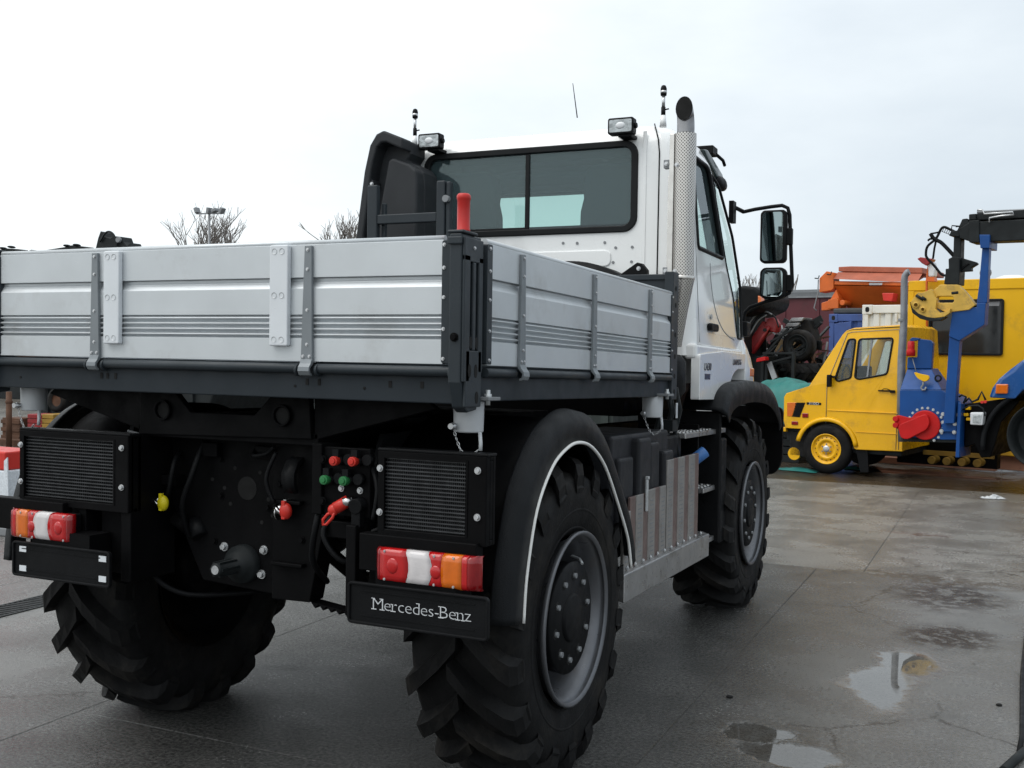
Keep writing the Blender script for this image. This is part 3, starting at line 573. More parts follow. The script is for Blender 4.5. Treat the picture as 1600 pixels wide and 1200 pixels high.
# air line couplings
def coupling(x, z, cap, lab):
    b = MB(); b.cyl((x-.052, .21, z-.004), (x-.018, .21, z+.004), .021, n=14); b.cyl((x-.045, .21, z-.012), (x-.040, .21, z-.012), .028, n=14); b.cyl((x-.028, .205, z-.004), (x-.022, .205, z+.004), .029, n=14); b.bar((x-.005, .21, z+.012), (x-.005, .21, z+.040), .03, .012, (1,0,0))
    o = b.build('air_coupling', 'chrome', truck, label=lab)
    b = MB(); b.ball((x+.008, .185, z), .026, .018, .031, 16, 10); b.box(x-.004, x+.012, .172, .185, z-.03, z+.038); b.build('coupling_cap', cap, o, bevel=.002)
coupling(-.335, .995, 'yellowcap', 'air hose coupling with yellow cap'); coupling(.248, 1.008, 'redcap', 'air hose coupling with red cap')
# hydraulic quick couplers
b = MB(); b.box(.47, .66, .115, .145, 1.02, 1.26); cplr = b.build('coupler_panel', 'black', truck, bevel=.004)
for x, z, c in ((.544, 1.215, 'redcap'), (.620, 1.217, 'redcap'), (.505, 1.147, 'greencap'), (.584, 1.148, 'greencap')):
    b = MB(); b.cyl((x, .085, z), (x, .060, z), .0165, n=16); b.cyl((x, .060, z), (x, .055, z), .010, n=12); b.build('coupler_cap', c, cplr, bevel=.002)
    b = MB(); b.cyl((x, .115, z), (x, .085, z), .018, n=14); b.box(x-.012, x+.012, .075, .10, z+.014, z+.040); b.cyl((x+.042, .115, z+.006), (x+.042, .088, z+.006), .019, n=14); b.build('coupler_body', 'blackpl', cplr)
bolts(BBIG, cplr, [(.545, .115, 1.117), (.622, .115, 1.114)])
bolts(BBLK, cplr, [(.478, .10, 1.215), (.478, .10, 1.14), (.478, .10, 1.07)])
b = MB(); b.cyl((.585, .10, 1.078), (.545, .075, 1.050), .021, n=14); b.ball((.54, .072, 1.045), .021, .015, .021)
b.tube([(.545, .07, 1.04), (.522, .065, 1.03), (.505, .062, 1.01), (.506, .062, .992), (.520, .062, .995), (.545, .062, 1.02), (.552, .068, 1.05)], .0055, 8); b.build('socket_cap', 'redcap', cplr, label='red dust cap hanging on its loop')
b = MB(); b.cyl((.60, .10, 1.078), (.572, .085, 1.072), .017, n=12); b.build('cap_ring', 'chrome', cplr)
b = MB(); b.cyl((.625, .115, 1.065), (.625, .075, 1.062), .027, n=18); b.box(.607, .643, .08, .11, .99, 1.06); b.build('trailer_socket', 'blackpl', cplr, bevel=.003)

# -- oil coolers, tail lights and number plate holders, right and left
def cooler(x0, x1, z0, z1, y):
    w = x1-x0; b = MB(); b.ring([(x0, z0), (x1, z0), (x1, z1), (x0, z1)], [(x0+.022, z0+.03), (x1-.07*(1 if x0 > 0 else 1), z0+.03), (x1-.07, z1-.018), (x0+.022, z1-.018)], 'y', y, y+.03)
    b.box(x0, x1, y+.05, y+.07, z0, z1); b.box(x0+.0, x1, y+.028, y+.052, z0, z0+.02); b.box(x0, x1, y+.028, y+.052, z1-.015, z1); b.box(x1-.072, x1-.0005, y+.0285, y+.052, z0+.02, z1-.015); b.box(x0+.0005, x0+.02, y+.0285, y+.052, z0+.02, z1-.015)
    c = b.build('oil_cooler', 'black', truck, bevel=.004)
    gx0, gx1, gz0, gz1 = x0+.022, x1-.070, z0+.030, z1-.018
    b = MB(); n = 19
    for i in range(n):
        z = gz0 + (i+.5)*(gz1-gz0)/n; b.box(gx0, gx1, y+.012, y+.016, z-.0022, z+.0022); b.add([(gx0, y+.013, z+.002), (gx1, y+.013, z+.002), (gx1, y+.030, z-.006), (gx0, y+.030, z-.006)], [(0,1,2,3)])
    m = 44
    for i in range(m): x = gx0 + (i+.5)*(gx1-gx0)/m; b.box(x-.0009, x+.0009, y+.018, y+.024, gz0, gz1)
    kind(b.build('grille', 'grille', c), 'stuff')
    b = MB(); b.box(gx0-.004, gx0+.004, y-.002, y+.006, gz0-.004, gz1+.004); b.box(gx1-.004, gx1+.004, y-.002, y+.006, gz0-.004, gz1+.004); b.box(gx0, gx1, y-.0025, y+.0055, gz1-.004, gz1+.004); b.build('grille_frame', 'black', c)
    bolts(BBIG, c, [(x0+.010, y, z1-.058), (x0+.010, y, z1-.205), (x1-.030, y, z1-.045), (x1-.030, y, z1-.195)])
    b = MB(); b.box(x0-.004, x1+.004, y+.004, y+.07, z1, z1+.010); b.build('top_plate', 'blackpl', c, bevel=.003)
    return c
cooler(.735, 1.140, .972, 1.262, .045); cooler(-.945, -.37, .965, 1.258, .045)
def tail_light(x0, x1, z0, z1, flip):
    y = -.02; xs = [0, .055, .30, .52, .665, .845, .90, 1]; mats = ['lreddk', 'lred', 'lwh', 'lred', 'lor', 'lred', 'lreddk']
    b = MB(); b.box(x0+.004, x1-.02, y+.028, y+.075, z0+.006, z1-.004); h = b.build('tail_light', 'blackpl', truck, bevel=.006)
    def X(t): return x0+(x1-x0)*t if not flip else x1-(x1-x0)*t
    for i in range(7):
        s_ = .05 if i in (1, 2) else (-.05 if i in (3, ) else 0)
        a, c = X(xs[i])+(.0007 if not flip else -.0007), X(xs[i+1])-(.0007 if not flip else -.0007); q = (c-a); k = .16*abs(q)*(1 if c > a else -1)
        za, zc = z0, z1
        sgn_ = 1 if not flip else -1; bu = {2: .016, 3: .020, 4: -.006}
        def prof(xx, yy, t_):
            k_ = ((1-t_)*bu.get(i, 0) + t_*bu.get(i+1, 0))*sgn_; zs = [za+(zc-za)*q_ for q_ in (0, .07, .22, .4, .6, .78, .93, 1)]; fr = [(xx+k_*(1-(2*q_-1)**2), yy+(.012 if q_ in (0, 1) else 0)-.002*(1-(2*q_-1)**2), z_) for q_, z_ in zip((0, .07, .22, .4, .6, .78, .93, 1), zs)]
            return fr + [(xx, y+.030, zc), (xx, y+.030, za)]
        L_ = []
        for t in (0, .25, .5, .75, 1):
            xx = a+q*t; yy = y
            if i == 6: yy = y + .035*t**2.2
            if i == 0: yy = y + .014*(1-t)**2
            L_.append(prof(xx, yy, t))
        bb = MB(); bb.loft(L_, True, True); bb.build('lens', mats[i], h)
    b = MB(); b.ball((X(.18), y-.001, (z0+z1)/2), .022, .006, .026); b.build('bulb_glow', 'lred', h); b = MB(); b.ball((X(.60), y-.001, (z0+z1)/2-.005), .020, .006, .022); b.build('bulb_glow', 'lred', h)
    for t in (.10, .585, .77):
        for z in (z0+.010, z1-.010): inst('screw', SCREW, h, (X(t), y-.001, z))
    return h
SCREW = boltmesh('screw', .0035, .003, 'zinc', n=8)
tail_light(.767, 1.148, .838, .950, False); tail_light(-.940, -.597, .838, .950, True)
b = MB(); b.tube([(.72, .11, .995), (.685, .10, .98), (.668, .09, .94), (.675, .08, .90), (.70, .06, .885), (.76, .04, .885)], .009, 8); b.build('light_cable', 'blackpl', truck)
b = MB(); b.cyl((.735, .045, .885), (.722, .052, .885), .010, n=10); b.build('cable_gland', 'letter', truck)
STEM = {'M': ((.09, 0, 1), (.91, 0, 1)), 'r': ((.2, 0, .5),), 'd': ((.88, .72, 1.0),), 'B': ((.12, 0, 1),), 'n': ((.14, 0, .5), (.86, 0, 0)), '-': (), 'e': (), 'c': (), 's': (), 'z': ()}
def serif(word, parent, xc, y, zc, size, width):
    """seriffed word built letter by letter, each letter a piece of its own"""
    ms = []; adv = 0
    for ch in word:
        cu = bpy.data.curves.new('letter', 'FONT'); cu.body = ch; cu.size = size; cu.extrude = .0008; cu.offset = -.0011; cu.resolution_u = 3; t = bpy.data.objects.new('letter', cu); COL.objects.link(t); bpy.context.view_layer.update()
        me = bpy.data.meshes.new_from_object(t.evaluated_get(bpy.context.evaluated_depsgraph_get())); bpy.data.objects.remove(t); me.name = 'letter'; me.materials.clear()
        xs_ = [v.co.x for v in me.vertices]; x0, x1 = min(xs_), max(xs_); ys_ = [v.co.y for v in me.vertices]; h = max(ys_)
        b = MB()
        for fx, lo_, hi in STEM[ch]:
            sx_ = x0+(x1-x0)*fx; w = size*.15; th = size*.04
            if lo_ == 0: b.box(sx_-w, sx_+w, -th*.2, th, -.0008, .00081)
            if hi == 1: b.box(sx_-w, sx_+w*.4, h-th, h, -.0008, .00081)
            if hi == .5: b.box(sx_-w, sx_, h-th*1.1, h-th*.1, -.0008, .00081)
        if b.v:
            bm = bmesh.new(); bm.from_mesh(me); m2 = bpy.data.meshes.new('s'); m2.from_pydata(b.v, [], b.f); bm.from_mesh(m2); bm.to_mesh(me); bm.free()
        me.materials.append(M['letter']); ms.append((me, adv-x0)); adv += (x1-x0)+size*.085
    adv -= size*.085; k = width/adv
    for me, dx in ms:
        o = inst('letter', me, parent, (xc-width/2+dx*k, y, zc-size*.33), (R(90), 0, 0)); o.scale = (k, 1, 1)
def plate_holder(x0, x1, z0, z1, letters):
    y = -.03; b = MB(); b.prism(rrect(x0+.001, x1-.001, z0+.001, z1-.001, .014), 'y', y+.006, y+.014); p_ = b.build('plate_holder', 'blackpl', truck)
    b = MB(); o_ = rrect(x0, x1, z0, z1, .016); b.ring(o_, inset(o_, .010), 'y', y-.001, y+.0145); b.build('holder_rim', 'blackpl', p_, bevel=.003)
    b = MB(); b.box(x0+.05, x1-.05, y+.004, y+.007, z0+.028, z0+.032); b.box(x0+.05, x1-.05, y+.0035, y+.0065, z1-.030, z1-.026); b.build('holder_ridge', 'blackpl', p_)
    b = MB(); xc = (x0+x1)/2; b.box(xc-.16, xc+.14, y+.014, y+.12, z0+.05, z1+.05); b.build('holder_bracket', 'black', p_)
    if letters: serif('Mercedes-Benz', p_, xc+.018, y+.0050, (z0+z1)/2+.004, .056, .362)
    else:
        for x in (x0+.055, x1-.04):
            for z in (z0+.032, z1-.030): bb = MB(); bb.box(x-.018, x+.018, y+.0035, y+.0062, z-.011, z+.011); bb.build('adhesive_pad', 'block', p_)
    return p_
plate_holder(.668, 1.190, .690, .830, True); plate_holder(-.898, -.385, .690, .828, False)
for s in (-1, 1):
    b = MB(); b.box(s*.90-.22, s*.90+.22, .02, .07, .86, .985); b.box(s*.62-.02, s*.62+.02, .06, .12, .70, 1.0); b.build('light_bracket', 'black', truck, bevel=.004)
b = MB(); b.box(-.42, -.37, .06, .30, .70, 1.26); b.box(-.56, -.42, .10, .14, .72, .97); b.build('side_bracket', 'black', truck, bevel=.004)
BODY = False

# -- wheels: tyre, rim, hub plate, ten nuts
TR, RC = .622, .6
def tyre_mesh(sgn):
    b = MB(); prof = [(.195, .312), (.222, .335), (.240, .40), (.246, .455), (.243, .50), (.232, .535), (.205, .553), (.10, .562), (-.10, .562), (-.205, .553), (-.232, .535), (-.243, .50), (-.246, .455), (-.240, .40), (-.222, .335), (-.195, .312)]
    b.lathe(prof, (0,0,0), 'x', 72, sgn)
    for r_, a in ((.345, .226), (.415, .2425)):
        b.lathe([(a-.002, r_-.006), (a+.003, r_), (a-.001, r_+.006)], (0,0,0), 'x', 64, sgn)
    n = 18
    st = [(-.020, .622, .556, .030), (.06, .624, .556, .031), (.14, .620, .552, .034), (.205, .608, .545, .038), (.236, .590, .530, .040), (.252, .548, .500, .038), (.247, .505, .480, .030)]
    for side in (1, -1):
        for k in range(n):
            f0 = 2*math.pi*(k + (.5 if side < 0 else 0))/n; lo = []
            for a, rt_, rb, hw in st:
                ang = f0 - 1.25*max(0, a) + (.05 if a < 0 else 0)
                loop = []
                for (rr, w) in ((rb, 1.25), (rt_, .92), (rt_, -.92), (rb, -1.25)):
                    q = ang + w*hw/.6; loop.append((sgn*side*a, rr*math.sin(q), rr*math.cos(q)))
                lo.append(loop)
            b.loft(lo, True, False)
    b.v = [(x*.86, y, max(z, -RC+.001)) for x, y, z in b.v]
    return b.mesh('tyre', 'rubber')
def lin(sgn, pr, n=48): return MB().lathe(pr, (0,0,0), 'x', n, sgn)
def wheel(x, y, sgn):
    ty = TY[sgn]; org = ORG[truck.name]
    w = inst('wheel', RIM[sgn], truck, (x, y, RC)); w['label'] = 'large black lugged tractor-type wheel'; del w['label']
    ORG[w.name] = (0, 0, 0)
    for nm, me in (('tyre', ty), ('hub_plate', HUB[sgn]), ('hub_boss', BOSS[sgn]), ('inner_rim', INNER[sgn])): inst(nm, me, w, (0,0,0))
    for k in range(10):
        t = 2*math.pi*(k+.3)/10; inst('wheel_nut', NUT[sgn], w, (sgn*.195, .160*math.cos(t), .160*math.sin(t)))
        inst('nut_pocket', PKT[sgn], w, (sgn*.1935, .160*math.cos(t), .160*math.sin(t)))
    inst('valve', VAL[sgn], w, (0,0,0))
TY, RIM, HUB, BOSS, NUT, PKT, VAL, INNER = ({} for _ in range(8))
for s in (1, -1):
    TY[s] = tyre_mesh(s)
    RIM[s] = lin(s, [(.214, .316), (.226, .326), (.222, .334), (.206, .331), (.198, .318), (.190, .306), (.165, .300), (.150, .290), (.10, .278), (.05, .272), (.03, .262), (.028, .17), (.02, .10)]).mesh('wheel', 'silver')
    INNER[s] = lin(s, [(.02, .10), (-.12, .10), (-.125, .25), (-.15, .28), (-.18, .305), (-.195, .33)]).mesh('inner_rim', 'black')  # inner half of the rim, black instead of the silver outside
    HUB[s] = lin(s, [(.03, .200), (.17, .212), (.186, .216), (.1935, .212), (.1935, .0)]).mesh('hub_plate', 'blackpl')
    BOSS[s] = lin(s, [(.193, .094), (.203, .090), (.206, .082), (.207, .0)], 36).mesh('hub_boss', 'blackpl')
    m_ = MB(); m_.cyl((-.006*s, 0, 0), (.010*s, 0, 0), .0115, n=6); NUT[s] = m_.mesh('wheel_nut', 'grey')
    m_ = MB(); m_.lathe([(.0, .0), (.0006, .017), (.002, .019), (.0, .021)], (0,0,0), 'x', 16, s); PKT[s] = m_.mesh('nut_pocket', 'dark')
    m_ = MB(); m_.tube([(s*.04, .20, .19), (s*.10, .205, .20), (s*.15, .19, .19), (s*.17, .17, .175)], .006, 8); VAL[s] = m_.mesh('valve', 'galv')
for y in (.7986, 3.908):
    wheel(.948, y, 1); wheel(-.80, y, -1)
BODY = True
# -- rear mudguards with white piping
def arch(pts, x_in, x_out, th, lip):
    """a mudguard following pts (y, z), curved over at its outer edge"""
    pts = [Vector(p) for p in pts]; n = len(pts); lo = []
    for i in range(n):
        t = (pts[min(i+1, n-1)]-pts[max(i-1, 0)]).normalized(); nn = Vector((-t.y, t.x)); nn = nn if nn.y > 0 or abs(t.y) > .8 else -nn
        s = 1 if x_out > 0 else -1
        def q(x, d): return (x, pts[i].x+nn.x*d, pts[i].y+nn.y*d)
        lo.append([q(x_in, 0), q(x_in, th), q(x_out-s*.06, th), q(x_out-s*.02, th*.6), q(x_out, -lip*.35), q(x_out, -lip), q(x_out-s*.008, -lip), q(x_out-s*.012, -lip*.3), q(x_out-s*.05, 0)])
    return MB().loft(lo, True, True), lo
def spl(pts, n=6):
    P = [Vector(p) for p in pts]; out = []
    for i in range(len(P)-1):
        a, b, c, d = P[max(i-1,0)], P[i], P[i+1], P[min(i+2, len(P)-1)]
        for k in range(n): t = k/n; out.append(.5*((2*b)+(-a+c)*t+(2*a-5*b+4*c-d)*t*t+(-a+3*b-3*c+d)*t**3))
    return out + [P[-1]]
for s in (1, -1):
    pts = spl([(.160, .70), (.185, .88), (.275, 1.12), (.43, 1.285), (.60, 1.362), (.76, 1.382), (.93, 1.350), (1.11, 1.25), (1.29, 1.07), (1.44, .89), (1.50, .735)], 5)
    b, lo = arch(pts, s*1.112, s*1.178, .022, .105); rm = b.build('rear_mudguard', 'flare', truck)
    edge = [Vector(l[5])+Vector((s*.001, 0, 0)) for l in lo]; b = MB(); b.tube(edge, .0065, 8); b.build('trim_piping', 'piping', rm)
    pin = [Vector((.76+(p_.x-.76)*.90, .62+(p_.y-.62)*.955)) for p_ in pts]; b, _l = arch(pin, s*.60, s*1.10, .02, .02); b.build('mudguard_liner', 'black', rm)
    # inner splash wall and the flap behind the wheel
    b = MB(); b.prism([(.17, .70), (.21, .9), (.30, 1.12), (.45, 1.27), (.77, 1.34), (1.11, 1.22), (1.41, .9), (1.45, 1.34), (.3, 1.30), (.17, 1.0)], 'x', s*.58, s*.60); b.build('splash_wall', 'blackpl', rm)

# -- side tank, perforated heat shield, sill rail and steps
b = MB(); b.box(.62, 1.055, 1.56, 2.60, .70, 1.235); b.build('battery_box', 'blackpl', truck, bevel=.02)
b = MB(); tank_y = [(1.50, 1.70), (1.735, 1.92), (1.955, 2.105), (2.14, 2.30)]
for i, (ya, yb) in enumerate(tank_y):
    zt = (1.165, 1.245, 1.215, 1.165)[i]; xo = (1.085, 1.10, 1.085, 1.10)[i]; b.box(.75, xo, ya, yb, .80, zt)
b.box(.70, 1.06, 1.46, 2.33, .78, 1.265); tk = b.build('moulded_tank', 'tank', truck, bevel=.016, seg=3)
def shield(y0, y1, zb, zt_f, n, first):
    for i in range(n):
        p_ = (y1-y0)/n; red = (i+first) % 2; ya = y0+p_*i + (.08*p_ if red else -.08*p_*(i > 0)); yb = y0+p_*(i+1) + (-.08*p_ if red else .08*p_*(i < n-1))
        xo = 1.108 if not red else 1.1045; zt = zt_f((ya+yb)/2); b = MB(); b.box(xo-.014, xo, ya+.0006, yb-.0006, zb, zt)
        o = b.build('shield_slat', 'slatr' if red else 'slat', truck, bevel=.003, label='recessed slat of the side shield with a rosy reflection painted in' if red else None)
        if not red:
            b = MB(); m = int((zt-zb-.04)/.022)
            for k in range(m):
                z = zb+.02+k*.022; b.box(xo, xo+.0008, ya+.026, yb-.026, z, z+.006)
            kind(b.build('slat_perforation', 'grey', o), 'stuff')
shield(1.50, 2.145, .655, lambda y: .985-.06*(y < 1.62)+.01*(y > 1.9), 7, 0)
shield(2.165, 2.78, .65, lambda y: 1.118+.006*(y-2.2), 6, 0)
b = MB(); b.box(1.108, 1.118, 1.80, 1.825, .90, 1.05); b.box(1.106, 1.124, 1.803, 1.822, 1.05, 1.065); b.build('latch_strap', 'galv', truck, bevel=.003)
b = MB(); b.prism([(1.13, .655), (1.09, .665), (1.06, .665), (1.06, .545), (1.13, .530)], 'y', 1.46, 2.93); sr_ = b.build('sill_rail', 'alu_bright', truck, bevel=.004)
bolts(boltmesh('bolt', .008, .008, 'zinc', 'x', 1), sr_, [(1.110, 1.55+.115*k, .672) for k in range(12)])
b = MB(); b.box(.93, 1.055, 2.93, 2.955, .55, 1.27); b.box(.86, .90, 2.60, 3.45, .55, 1.27); lad = b.build('step_bracket', 'black', truck, bevel=.004)
for z, ya, yb in ((1.235, 2.56, 3.46), (.905, 2.96, 3.29), (.605, 2.96, 3.27)):
    b = MB(); b.box(.95, 1.085, ya, yb, z-.028, z)
    st_ = b.build('step', 'alu_bright', lad, bevel=.004); b = MB(); n = int((yb-ya)/.035)
    for k in range(n):
        for x in (.975, 1.01, 1.045): b.lathe([(0, .011), (.005, .0105), (.005, .007), (.0, .006)], (x+.012*(k % 2), ya+.02+.035*k, z), 'z', 8)
    kind(b.build('step_tread', 'alu_bright', st_), 'stuff')
b = MB(); b.cyl((1.06, 2.83, 1.075), (1.115, 2.87, 1.125), .034, n=14); b.build('filler_cap', 'bluecap', truck, bevel=.006)
b = MB(); b.box(.80, 1.03, 2.80, 2.92, .68, 1.10); b.build('filler_tank', 'blackpl', truck, bevel=.03)
b = MB()
for i, (x, y) in enumerate(((1.02, 2.42), (1.05, 2.48), (.98, 2.36), (1.0, 2.52))): b.tube([(x, y, 1.48), (x+.02, y+.02, 1.36), (x-.01, y+.03, 1.24), (x, y+.05, 1.12)], .012, 7)
b.box(.98, 1.06, 2.40, 2.50, 1.25, 1.31); b.box(1.0, 1.04, 2.36, 2.42, 1.12, 1.24); b.build('hose_bundle', 'greydk', truck)
b = MB(); b.box(1.063, 1.066, 2.44, 2.47, 1.32, 1.40); b.box(1.043, 1.046, 2.385, 2.405, 1.16, 1.22); b.build('hose_tag', 'letter', truck)
# ============================================================ the cab
LV = [  # z, rear y, front y, half width, rear corner radius, front corner radius
 (1.66, 2.85, 4.50, 1.040, .08, .38), (1.80, 2.85, 4.44, 1.036, .09, .36), (1.90, 2.85, 4.34, 1.028, .10, .32), (2.30, 2.85, 4.08, 1.003, .11, .30), (2.72, 2.85, 3.82, .970, .12, .28),
 (2.84, 2.852, 3.70, .952, .13, .28), (2.915, 2.866, 3.62, .918, .14, .28), (2.960, 2.90, 3.55, .862, .14, .28), (2.985, 2.96, 3.46, .78, .13, .25), (2.992, 3.05, 3.36, .66, .10, .2)]
def lvl(z):
    for a, b in zip(LV, LV[1:]):
        if z <= b[0] or b is LV[-1]: t = max(0, min(1, (z-a[0])/(b[0]-a[0]))); return [a[i]+(b[i]-a[i])*t for i in range(6)]
def outline(z, d=0):
    _, yr, yf, xh, rr, rf = lvl(z); xh -= d; yr += d; yf -= d; P = []
    for cx, cy, r, a in ((xh-rf, yf-rf, rf, 0), (-xh+rf, yf-rf, rf, 90), (-xh+rr, yr+rr, rr, 180), (xh-rr, yr+rr, rr, 270)):
        for i in range(9): t = R(a+90*i/8); P.append((cx+r*math.cos(t), cy+r*math.sin(t), z))
    return P
def sx(z): return lvl(z)[3]
cab = None
b = MB(); b.loft([outline(l[0]) for l in LV], True, True)
cab = b.build('cab', 'white', truck); cab.data.materials.append(M['liner'])
so2 = cab.modifiers.new('wall', 'SOLIDIFY'); so2.thickness = .035; so2.offset = -1; so2.material_offset = 1
cutters = []
def cutter(poly, ax, a, b_): m_ = MB(); m_.prism(poly, ax, a, b_); cutters.append(m_.build('cutter', None))
RW = rrect(-.676, .676, 2.380, 2.862, .065, 6); cutter(RW, 'y', 2.70, 3.02)
WS = rpoly([(-.84, 1.96), (.84, 1.96), (.80, 2.775), (-.80, 2.775)], .07, 5); cutter(WS, 'y', 3.45, 4.9)
DW = rpoly([(3.03, 2.82), (3.03, 2.285), (3.625, 2.285), (3.405, 2.815)], [.08, .03, .03, .06], 5)
QW = rpoly([(3.475, 2.785), (3.70, 2.26), (3.86, 2.06), (3.92, 1.80), (4.06, 1.80), (4.09, 2.13), (3.93, 2.46), (3.63, 2.745)], .03, 3)
for s in (1, -1):
    cutter(DW, 'x', s*.85, s*1.2); cutter(QW, 'x', s*.80, s*1.2)
cut(cab, cutters)
for p_ in cab.data.polygons: p_.use_smooth = True
try:
    cab.data.set_sharp_from_angle(angle=R(35))
except Exception: pass
# rear window
b = MB(); b.ring(rrect(-.698, .698, 2.360, 2.884, .085, 6), rrect(-.658, .658, 2.398, 2.846, .05, 6), 'y', 2.838, 2.868); rw = b.build('rear_window_seal', 'seal', cab, bevel=.006)
b = MB(); b.box(-.006, .020, 2.846, 2.866, 2.398, 2.844); b.box(-.655, .655, 2.858, 2.868, 2.396, 2.412); b.build('window_divider', 'seal', cab, bevel=.003)
for x0, x1, y in ((-.660, .006, 2.862), (.008, .660, 2.856)):
    b = MB(); b.box(x0, x1, y, y+.004, 2.398, 2.845); b.build('rear_window_pane', 'gl', cab)
b = MB(); b.box(-.668, -.648, 2.836, 2.850, 2.66, 2.74); b.build('window_catch', 'blackpl', cab, bevel=.004)
# windscreen and side glass
rows = []
for z in [1.94+.85*i/8 for i in range(9)]:
    _, yr, yf, xh, rr, rf = lvl(z); row = []
    for i in range(21):
        x = -.86+1.72*i/20; dx = max(0, abs(x)-(xh-rf)); row.append((x, yf-(rf-math.sqrt(max(0, rf*rf-dx*dx)))-.014, z))
    rows.append(row)
b = MB(); b.loft(rows, False, True, False); b.build('windscreen', 'glside', cab)
b = MB(); wsl = []
for x, z in WS: _, yr, yf, xh, rr, rf = lvl(z); dx = max(0, abs(x)-(xh-rf)); wsl.append((x, yf-(rf-math.sqrt(max(0, rf*rf-dx*dx)))-.004, z))
b.tube(wsl+[wsl[0]], .016, 6, False); b.build('windscreen_seal', 'seal', cab)
for s in (1, -1):
    for poly, nm in ((DW, 'door_window'), (QW, 'quarter_window')):
        ctr = [sum(p[0] for p in poly)/len(poly), sum(p[1] for p in poly)/len(poly)]
        g = MB(); pts = [(s*(sx(z)-.014), y, z) for y, z in poly]; g.add(pts, [tuple(range(len(pts)))]); g.build(nm, 'glside', cab)
        f = MB(); pl = [(s*(sx(z)-.002), y, z) for y, z in poly]; f.tube(pl+[pl[0]], .015 if nm == 'door_window' else .009, 6, False); f.build('window_seal', 'seal', cab)
    f = MB(); f.bar((s*(sx(2.8)+.002), 3.405, 2.80), (s*(sx(2.29)+.002), 3.635, 2.285), .03, .006, (s, 0, 0)); f.build('pillar_trim', 'seal', cab)
    # door shut lines and the swage that sweeps below the window
    seam = [(3.0, 2.86), (2.985, 2.3), (2.985, 1.74)]; f = MB(); f.tube([(s*(sx(z)-.001), y, z) for y, z in seam], .004, 6)
    sw = spl([(3.30, 2.22), (3.30, 2.12), (3.35, 1.99), (3.46, 1.88), (3.62, 1.815), (3.84, 1.785)], 5); f.tube([(s*(sx(p.y)-.0015), p.x, p.y) for p in sw], .005, 6); f.build('door_seam', 'grey', cab)
    f = MB(); xx = s*(sx(1.83)+.001); f.prism(rrect(3.155, 3.33, 1.812, 1.858, .02, 4), 'x', min(xx, xx+s*.03), max(xx, xx+s*.03)); f.build('door_handle', 'blackpl', cab, bevel=.008)
    f = MB(); f.cyl((xx-s*.002, 3.25, 1.90), (xx+s*.004, 3.25, 1.90), .016, n=14); f.build('door_lock', 'galv', cab)
    # skirts below the door and the wing over the wheel
    X0, X1 = sorted((s*1.022, s*1.074)); f = MB()
    f.prism(rpoly([(2.868, 1.668), (2.868, 1.412), (3.405, 1.408), (3.555, 1.47), (3.66, 1.56), (3.78, 1.597), (4.005, 1.60), (4.005, 1.700), (3.4, 1.700)], [.02, .012, .03, .05, .05, .05, .005, .01, .02], 3), 'x', X0, X1); sk = f.build('side_skirt', 'white', cab, bevel=.014, seg=3)
    f = MB(); f.box(min(s*.98, s*1.055), max(s*.98, s*1.055), 2.86, 4.0, 1.640, 1.730); f.build('sill_band', 'white', cab, bevel=.02, seg=3)
    f = MB(); lo = []
    for z, yf_, xh, rf in ((1.50, 4.60, 1.072, .34), (1.60, 4.58, 1.072, .36), (1.68, 4.53, 1.066, .37), (1.74, 4.47, 1.056, .37), (1.80, 4.42, 1.036, .36)):
        row = [(s*xh, 4.013, z)] + [(s*(xh-rf+rf*math.cos(R(90*i/10))), yf_-rf+rf*math.sin(R(90*i/10)), z) for i in range(11)] + [(0, yf_, z)]; lo.append(row + [(0, 4.013, z)])
    f.loft(lo, True, True); f.build('front_wing', 'white', cab, bevel=.006)
    f = MB(); xi = s*1.058; f.box(min(s*1.03, s*1.076), max(s*1.03, s*1.076), 4.16, 4.275, 1.553, 1.612); f.build('indicator_lamp', 'lor', cab, bevel=.008)
    # grained rubber flare
    pts = spl([(3.165, 1.345), (3.24, 1.43), (3.40, 1.483), (3.65, 1.506), (4.0, 1.512), (4.40, 1.487), (4.68, 1.42), (4.86, 1.32), (4.92, 1.22)], 4)
    f, lo = arch(pts, s*.90, s*1.155, .016, .125); f.build('wheel_flare', 'flare', cab)
    f = MB(); f.box(min(s*.60, s*1.115), max(s*.60, s*1.115), 3.215, 3.235, .56, 1.34); f.box(min(s*1.05, s*1.118), max(s*1.05, s*1.118), 3.225, 3.36, .56, 1.18); f.build('mud_flap', 'blackpl', truck, bevel=.02)
    f = MB(); f.prism(rpoly([(s*.62, 1.34), (s*1.15, 1.34), (s*1.15, .93), (s*1.10, .84), (s*.62, .84)], .05), 'y', 4.93, 4.97); f.build('front_splash_panel', 'black', truck)
f = MB(); f.box(-.62, .62, 2.90, 4.5, 1.30, 1.66); f.build('engine_cover', 'black', cab)
